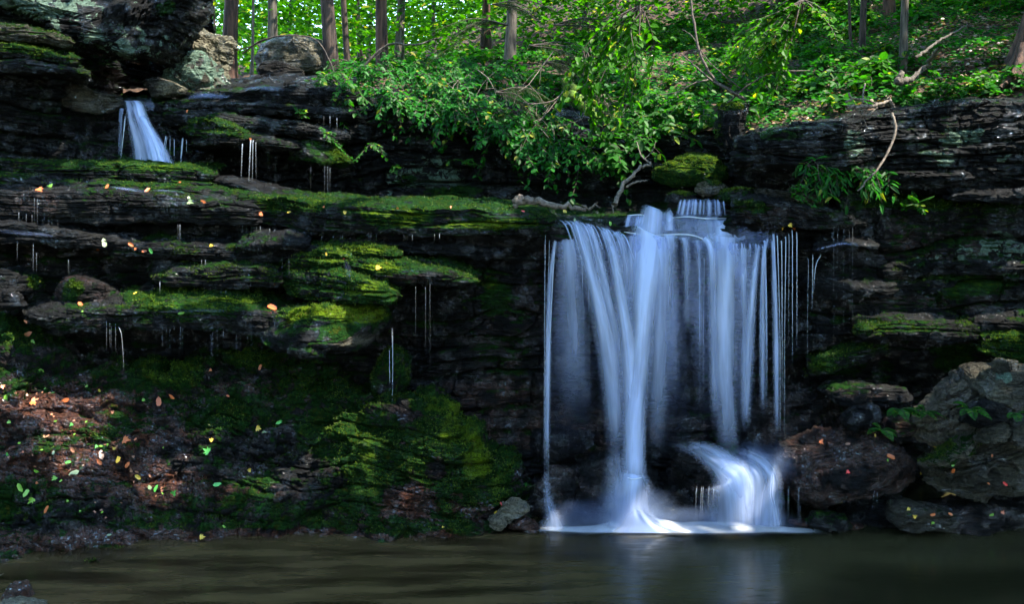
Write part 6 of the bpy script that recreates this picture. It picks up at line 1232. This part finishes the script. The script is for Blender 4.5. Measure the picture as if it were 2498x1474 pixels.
FL = [(68, 817, 'orange', 26, 'large orange leaf standing out on the dark moss at the left edge', 'oval'), (80, 836, 'lime', 16, 'green leaf tip right below the large orange leaf', None), (99, 903, 'lime', 24, 'pale lime leaf on the left slope below the large orange one', 'maple'), (635, 897, 'orange', 16, 'orange-yellow leaf on the blue-wet patch of the slope', 'oval'),
 (388, 982, 'orange', 26, 'orange leaf in the middle of the slope, left one of a pair', 'oval'), (417, 971, 'orange', 22, 'orange leaf in the middle of the slope, right one of a pair', 'oval'), (247, 1112, 'brown', 26, 'upright brown oval leaf on the slope', 'oval'), (243, 1128, 'orange', 20, 'orange leaf overlapping the upright brown one', 'oval'), (305, 1075, 'orange', 30, 'glossy red-orange leaf above the brown ones', 'maple'), (281, 1097, 'yellow', 20, 'yellow leaf right of the upright brown one', 'maple'),
 (627, 1045, 'yellow', 20, 'yellow maple leaf on the wet slope', 'maple'), (644, 1055, 'pale', 18, 'pale green leaf touching the yellow maple leaf', 'maple'), (681, 1031, 'green', 18, 'green leaf on the red patch right of the yellow maple leaf', 'oval'), (508, 1103, 'green', 26, 'bright green torn leaf at the centre of the slope', 'maple'), (180, 1156, 'pale', 26, 'long pale green leaf on the red rock', 'oval'), (135, 1168, 'lime', 20, 'lime leaf under the long pale one', 'maple'),
 (50, 1190, 'lime', 24, 'topmost of three lime leaves in a row at the lower left', 'oval'), (64, 1204, 'lime', 22, 'middle of three lime leaves in a row at the lower left', 'oval'), (78, 1218, 'lime', 24, 'lowest of three lime leaves in a row at the lower left', 'maple'), (115, 1244, 'orange', 20, 'orange curled leaf low on the left slope', 'oval'), (382, 1193, 'green', 20, 'green leaf beside the white one on the slope', 'oval'), (368, 1190, 'pale', 18, 'whitish leaf beside a green one on the slope', 'maple'), (402, 1185, 'orange', 16, 'small orange leaf right of the white and green pair', 'oval'),
 (424, 1204, 'green', 22, 'green curled leaf lowest of the group of four', 'maple'), (337, 1165, 'yellow', 18, 'yellow leaf on the lower slope', 'oval'), (530, 1184, 'green', 22, 'rounded green leaf on the lower slope', 'oval'), (489, 1242, 'green', 16, 'narrow green leaf hanging low on the slope', 'oval'), (610, 1147, 'yellow', 14, 'small yellow leaf on the dark moss', 'maple'), (517, 1075, 'yellow', 14, 'small dull-yellow leaf above the torn green leaf', 'maple'), (167, 1129, 'green', 16, 'green leaf on the red rock of the left slope', 'oval'),
 (237, 1090, 'green', 12, 'tiny green leaf above the upright brown leaf', 'maple'), (178, 1098, 'brown', 18, 'round brown leaf on the left slope', 'oval'), (80, 982, 'orange', 34, 'wide orange-red leaf on the upper left slope', 'maple'), (162, 977, 'orange', 22, 'orange leaf right of the wide orange-red one', 'oval'), (15, 972, 'lime', 20, 'lime leaf at the left edge of the upper slope', 'oval'), (22, 1032, 'lime', 14, 'small lime leaf at the left edge of the slope', 'maple'), (214, 941, 'lime', 14, 'small lime leaf high on the slope', 'maple'), (244, 955, 'yellow', 12, 'small yellow leaf high on the slope', 'oval'),
 (348, 977, 'lime', 12, 'tiny lime leaf left of the orange pair', 'maple'), (176, 1035, 'green', 12, 'tiny green leaf on the left slope', 'maple'), (20, 1110, 'green', 14, 'green leaf at the left edge of the lower slope', 'oval'), (6, 943, 'orange', 16, 'orange leaf cut by the left edge', 'maple'), (288, 1120, 'yellow', 20, 'lime-yellow leaf under the yellow one', 'oval'), (312, 1135, 'orange', 18, 'long orange leaf right of the lime-yellow one', 'oval'), (320, 1146, 'brown', 18, 'brown leaf tail under the long orange leaf', 'oval'), (130, 1107, 'pale', 12, 'tiny pale leaf on the red rock', None),
 (90, 1150, 'lime', 16, 'small lime leaf on the red rock', None), (555, 968, 'orange', 10, 'tiny orange leaf on the rock above the wet patch', None), (516, 903, 'orange', 12, 'small orange leaf under the drips', None), (277, 1007, 'brown', 12, 'small brown leaf on the upper slope', None), (490, 1313, 'yellow', 20, 'yellow maple leaf at the shore', 'maple'), (545, 1287, 'lime', 12, 'tiny lime leaf near the shore', None), (265, 1307, 'pale', 12, 'tiny pale leaf at the shore', None), (1080, 1290, 'yellow', 10, 'tiny yellow leaf at the shore right of centre', None),
 (1224, 1230, 'red', 14, 'red leaf beside the pale tan slab', None), (1210, 1252, 'yellow', 10, 'tiny yellow leaf on the pale tan slab', None),
 (65, 785, 'orange', 18, 'orange leaf under the wedge of rock at the left', 'maple'), (197, 744, 'orange', 20, 'orange leaf under the brown boulder', 'oval'), (443, 765, 'lime', 18, 'lime leaf on the long lower ledge', 'oval'), (665, 752, 'orange', 28, 'reddish-orange leaf beside the nose-shaped boulder', 'oval'), (203, 760, 'lime', 8, 'tiny lime leaf on the long lower ledge', None), (95, 688, 'yellow', 14, 'yellow leaf beside the brown boulder', 'oval'), (330, 717, 'yellow', 10, 'small yellow leaf on the step', None),
 (920, 655, 'yellow', 22, 'bright yellow maple leaf on the green ledge', 'maple'), (838, 633, 'red', 8, 'tiny red leaf on the mossy shelf', 'maple'), (240, 608, 'orange', 20, 'orange leaf on the middle ledge', 'maple'), (254, 594, 'pale', 24, 'long buff leaf on the middle ledge', 'oval'), (370, 612, 'green', 18, 'green leaf on the middle ledge', 'oval'), (354, 612, 'orange', 16, 'orange leaf left of the green one on the middle ledge', 'oval'), (320, 597, 'orange', 16, 'orange leaf farther back on the middle ledge', None), (514, 601, 'yellow', 14, 'golden leaf on the middle ledge', None), (330, 608, 'orange', 10, 'tiny orange leaf on the middle ledge', None), (797, 620, 'yellow', 10, 'tiny yellow leaf on the mossy knob', None),
 (125, 455, 'lime', 20, 'lime leaf on the thin wet ledge', 'maple'), (95, 463, 'orange', 24, 'orange-red leaf pair on the thin wet ledge', 'maple'), (262, 457, 'orange', 16, 'orange leaf on the shining wet ledge', 'oval'), (360, 466, 'orange', 20, 'orange leaf farther right on the shining ledge', 'oval'), (462, 494, 'pale', 22, 'whitish-green leaf on the edge of the thick ledge', 'maple'), (462, 484, 'pale', 12, 'white leaf above the whitish-green one', None), (497, 493, 'orange', 16, 'light orange leaf right of the whitish-green one', 'oval'), (438, 446, 'orange', 12, 'small orange leaf on the mossy ledge', None), (637, 522, 'orange', 16, 'peach-coloured leaf on the ledge face', 'maple'), (705, 519, 'yellow', 10, 'small golden leaf on the ledge', None), (790, 505, 'orange', 9, 'tiny orange leaf at the back of the ledge', None),
 (840, 520, 'yellow', 14, 'golden leaf on the bright mossy ledge', 'maple'), (970, 508, 'orange', 9, 'tiny orange leaf at the rim of the bright mossy ledge', None), (1100, 507, 'orange', 9, 'orange speck of a leaf near the middle of the bright mossy ledge', None), (1276, 517, 'red', 10, 'tiny red leaf near the log', None), (1378, 518, 'yellow', 18, 'golden leaf behind the log', 'oval'), (1402, 538, 'pale', 12, 'pale leaf at the lip of the waterfall', None), (1488, 547, 'lime', 14, 'lime leaf stuck upright at the crest', 'oval'), (612, 338, 'orange', 10, 'orange leaf where the thin double waterfall starts', None), (457, 272, 'orange', 10, 'orange leaf right of the small waterfall', None),
 (1926, 549, 'yellow', 16, 'golden leaf in the debris right of the crest', 'maple'), (1938, 556, 'orange', 14, 'orange leaf in the debris right of the crest', 'maple'), (1908, 556, 'yellow', 10, 'small yellow leaf in the debris right of the crest', None),
 (2002, 1077, 'orange', 18, 'orange leaf at the top of the glossy boulder', 'maple'), (2070, 1152, 'red', 14, 'bright red maple leaf in the middle of the glossy boulder', 'maple'), (2172, 1116, 'orange', 24, 'long reddish leaf on the right part of the glossy boulder', 'oval'), (2134, 1064, 'yellow', 10, 'tiny yellow leaf behind the glossy boulder', None), (2068, 1084, 'brown', 12, 'buff leaf on the glossy boulder', None), (2165, 1125, 'lime', 8, 'lime speck of a leaf by the long reddish one', None), (2325, 1151, 'orange', 16, 'orange leaf on the large cracked boulder', 'oval'), (2323, 1136, 'lime', 12, 'lime leaf above the orange one on the large cracked boulder', 'maple'),
 (2418, 1113, 'orange', 12, 'orange leaf high on the large cracked boulder', 'oval'), (2452, 1180, 'red', 14, 'red leaf low on the large cracked boulder', 'oval'), (2410, 1181, 'orange', 10, 'small orange leaf low on the large cracked boulder', None), (2215, 1244, 'yellow', 18, 'yellow maple leaf on the flat brown slab', 'maple'), (2232, 1260, 'yellow', 16, 'second yellow leaf lower on the flat brown slab', 'maple'), (2275, 1256, 'orange', 14, 'orange leaf on the flat brown slab', 'oval'), (2318, 1256, 'orange', 14, 'orange leaf on the right end of the flat brown slab', 'oval'), (2275, 1274, 'lime', 12, 'lime leaf on the front of the flat brown slab', None), (2445, 1253, 'orange', 14, 'orange leaf on the right shore', 'maple'), (2418, 1257, 'lime', 14, 'lime leaf on the right shore', 'oval'),
 (2280, 1092, 'yellow', 12, 'yellow leaf on the slanting slab', 'oval'), (2246, 1154, 'yellow', 9, 'tiny yellow leaf between the two big right boulders', None)]
for k, (x, y, c, s, lab, kind) in enumerate(FL): fallen(x, y, c, s, k, lab, kind)
rs = np.random.default_rng(77)
for k in range(60):
    g_ = [(90, 960), (150, 1030), (60, 1100), (320, 1090), (170, 1160), (400, 1190), (250, 1250)][k % 7]; x, y = g_[0] + rs.normal() * 45, g_[1] + rs.normal() * 18
    fallen(x, y, rs.choice(['brown', 'brown', 'orange', 'lime', 'brown']), rs.uniform(6, 11), 300 + k, 'tiny scrap of leaf on the lower left slope', None, 'leaf scraps on the lower left slope')

# ================================================================== ADDED CANOPY, out of view: leaves and gaps shaped to shade and dapple
rs = np.random.default_rng(99)
N = 38000
zc = rs.uniform(9.5, 13.5, N); cx_ = rs.uniform(-8, 22, N); cyy = rs.uniform(5.0, 24, N)
keep = fbm(np.stack([cx_ - sdir[0] / sdir[2] * zc, cyy - sdir[1] / sdir[2] * zc, zc * 0], -1), 1.3, 4, 5) > np.where(cx_ - sdir[0] / sdir[2] * zc < -.4, .40, np.where((cyy - sdir[1] / sdir[2] * zc > 15.0), .02, .24))     # clumps and gaps: dappled light
t = sdir
# where would each leaf's shadow fall (on the plane through each lit spot)?
LIT_SPOTS = [(1555, 1288, 10.48, .36), (1800, 1292, 10.4, .20), (1340, 1294, 10.5, .15), (1690, 1293, 10.45, .2), (1593, 560, 11.1, .08), (950, 530, 10.9, .55), (1180, 545, 10.9, .5), (860, 765, 9.9, .55), (1120, 1040, 10.8, .45), (1180, 1150, 10.7, .45), (150, 1010, 10.2, .45), (130, 1160, 10.0, .5), (400, 1190, 10.2, .35), (300, 415, 11.5, .6), (550, 490, 11, .5), (560, 310, 12.8, .5), (1680, 410, 12, .4), (2450, 930, 10, .3), (520, 120, 14.5, .9),
             (1500, 80, 12.6, .9), (1900, 40, 12.4, 1.2), (1000, 190, 14, .8), (1200, 250, 13.8, .6), (1350, 360, 13, .6), (850, 200, 14, .5), (1700, 130, 17, 1.3), (1560, 60, 18, 1.0), (2380, 150, 12.5, .6), (2030, 170, 14, .7), (750, 220, 14, .6), (2200, 490, 10.6, .4), (2250, 1260, 10.1, .3), (1700, 330, 13, .8), (2350, 1040, 10, .35), (2330, 1150, 9.9, .4), (2060, 1120, 10.2, .35), (2250, 1260, 10, .3), (2250, 660, 10.4, .4), (2350, 340, 10.3, .45), (2050, 360, 10.8, .35), (100, 470, 10.6, .4), (600, 620, 10.4, .5), (60, 570, 10.3, .4), (250, 780, 9.9, .5), (560, 960, 10.6, .4), (850, 1100, 10.6, .4), (1060, 1180, 10.5, .4), (700, 1250, 10.4, .35), (1060, 450, 13.8, .3), (700, 380, 13, .35), (90, 700, 10, .35)]
LIT_SPOTS = [(a, b, Y + (float(SH(a)) * (1 if b < 900 else .5) + float(SR(a)) * (b < 890) if Y < 11.6 else 0), r) for a, b, Y, r in LIT_SPOTS]
for px, py, Y, r in LIT_SPOTS:
    q = P(px, py, Y); s = (zc - q[2]) / t[2]
    hx, hy_ = cx_ - t[0] * s, cyy - t[1] * s
    keep &= ~(((hx - q[0]) ** 2 + (hy_ - q[1]) ** 2) < r * r)
def shade(px, py, Y, rx, ry):
    global keep
    q = P(px, py, Y); s = (zc - q[2]) / t[2]; keep |= (((cx_ - t[0] * s - q[0]) / rx) ** 2 + ((cyy - t[1] * s - q[1]) / ry) ** 2) < 1
sh_ = [(1620, 560, 11.0, 1.6, .8), (1620, 900, 10.8, 1.7, .8), (600, 1400, 9.0, 7, 1.5), (1900, 1400, 9.0, 7, 1.5), (1249, 1400, 7.0, 9, 1.3), (350, 320, 13.2, .7, .6)]
for a_ in sh_: shade(*a_)
c = np.stack([cx_, cyy, zc], -1)[keep]
for px, py, Y, rx, ry in sh_:                                       # extra leaves added to shade the pool and the fall
    k = int(110 * rx * ry * math.pi); q = P(px, py, Y); a = rs.uniform(0, 6.28, k); rr_ = np.sqrt(rs.random(k)); z = rs.uniform(10, 13, k)
    c = np.vstack([c, np.stack([q[0] + rx * rr_ * np.cos(a) + t[0] * (z - q[2]) / t[2], q[1] + ry * rr_ * np.sin(a) + t[1] * (z - q[2]) / t[2], z], -1)])
for px, py, Y, r in LIT_SPOTS[:5]:
    q = P(px, py, Y); s = (c[:, 2] - q[2]) / t[2]
    c = c[((c[:, 0] - t[0] * s - q[0]) ** 2 + (c[:, 1] - t[1] * s - q[1]) ** 2) > (r + .12) ** 2]
M = len(c); th = rs.uniform(0, 6.28, M)
cn = leaf_obj('shading_canopy', c, np.stack([np.cos(th), np.sin(th), 0 * th], -1), np.array([0, 0, 1.]) + rs.normal(size=(M, 3)) * .25, rs.uniform(.25, .5, M), rs.uniform(.18, .34, M), LEAF_MID, rs=rs)
tag(cn, 'unseen leaf canopy added to shade and dapple the stream', 'foliage', kind='stuff')

# unseen leaf mass added behind the viewer to block the low sky
rs = np.random.default_rng(5)
C = []
for k in range(1700):
    a = rs.uniform(-2.5, 2.5); r = rs.uniform(15, 19)
    C.append([math.sin(a) * r, 4 - math.cos(a) * r * (.85), rs.uniform(-.5, 15)])
C = np.array(C)
c, d, n, L, W = cloud(C, np.full(len(C), 1.0), 22, .5, 8, .7)
ow = leaf_obj('sky_blocking_wood', c, d, n, L, W, LEAF_MID, rs=rs); tag(ow, 'unseen leafy wood added behind the viewer to block low sky', 'foliage', kind='stuff')
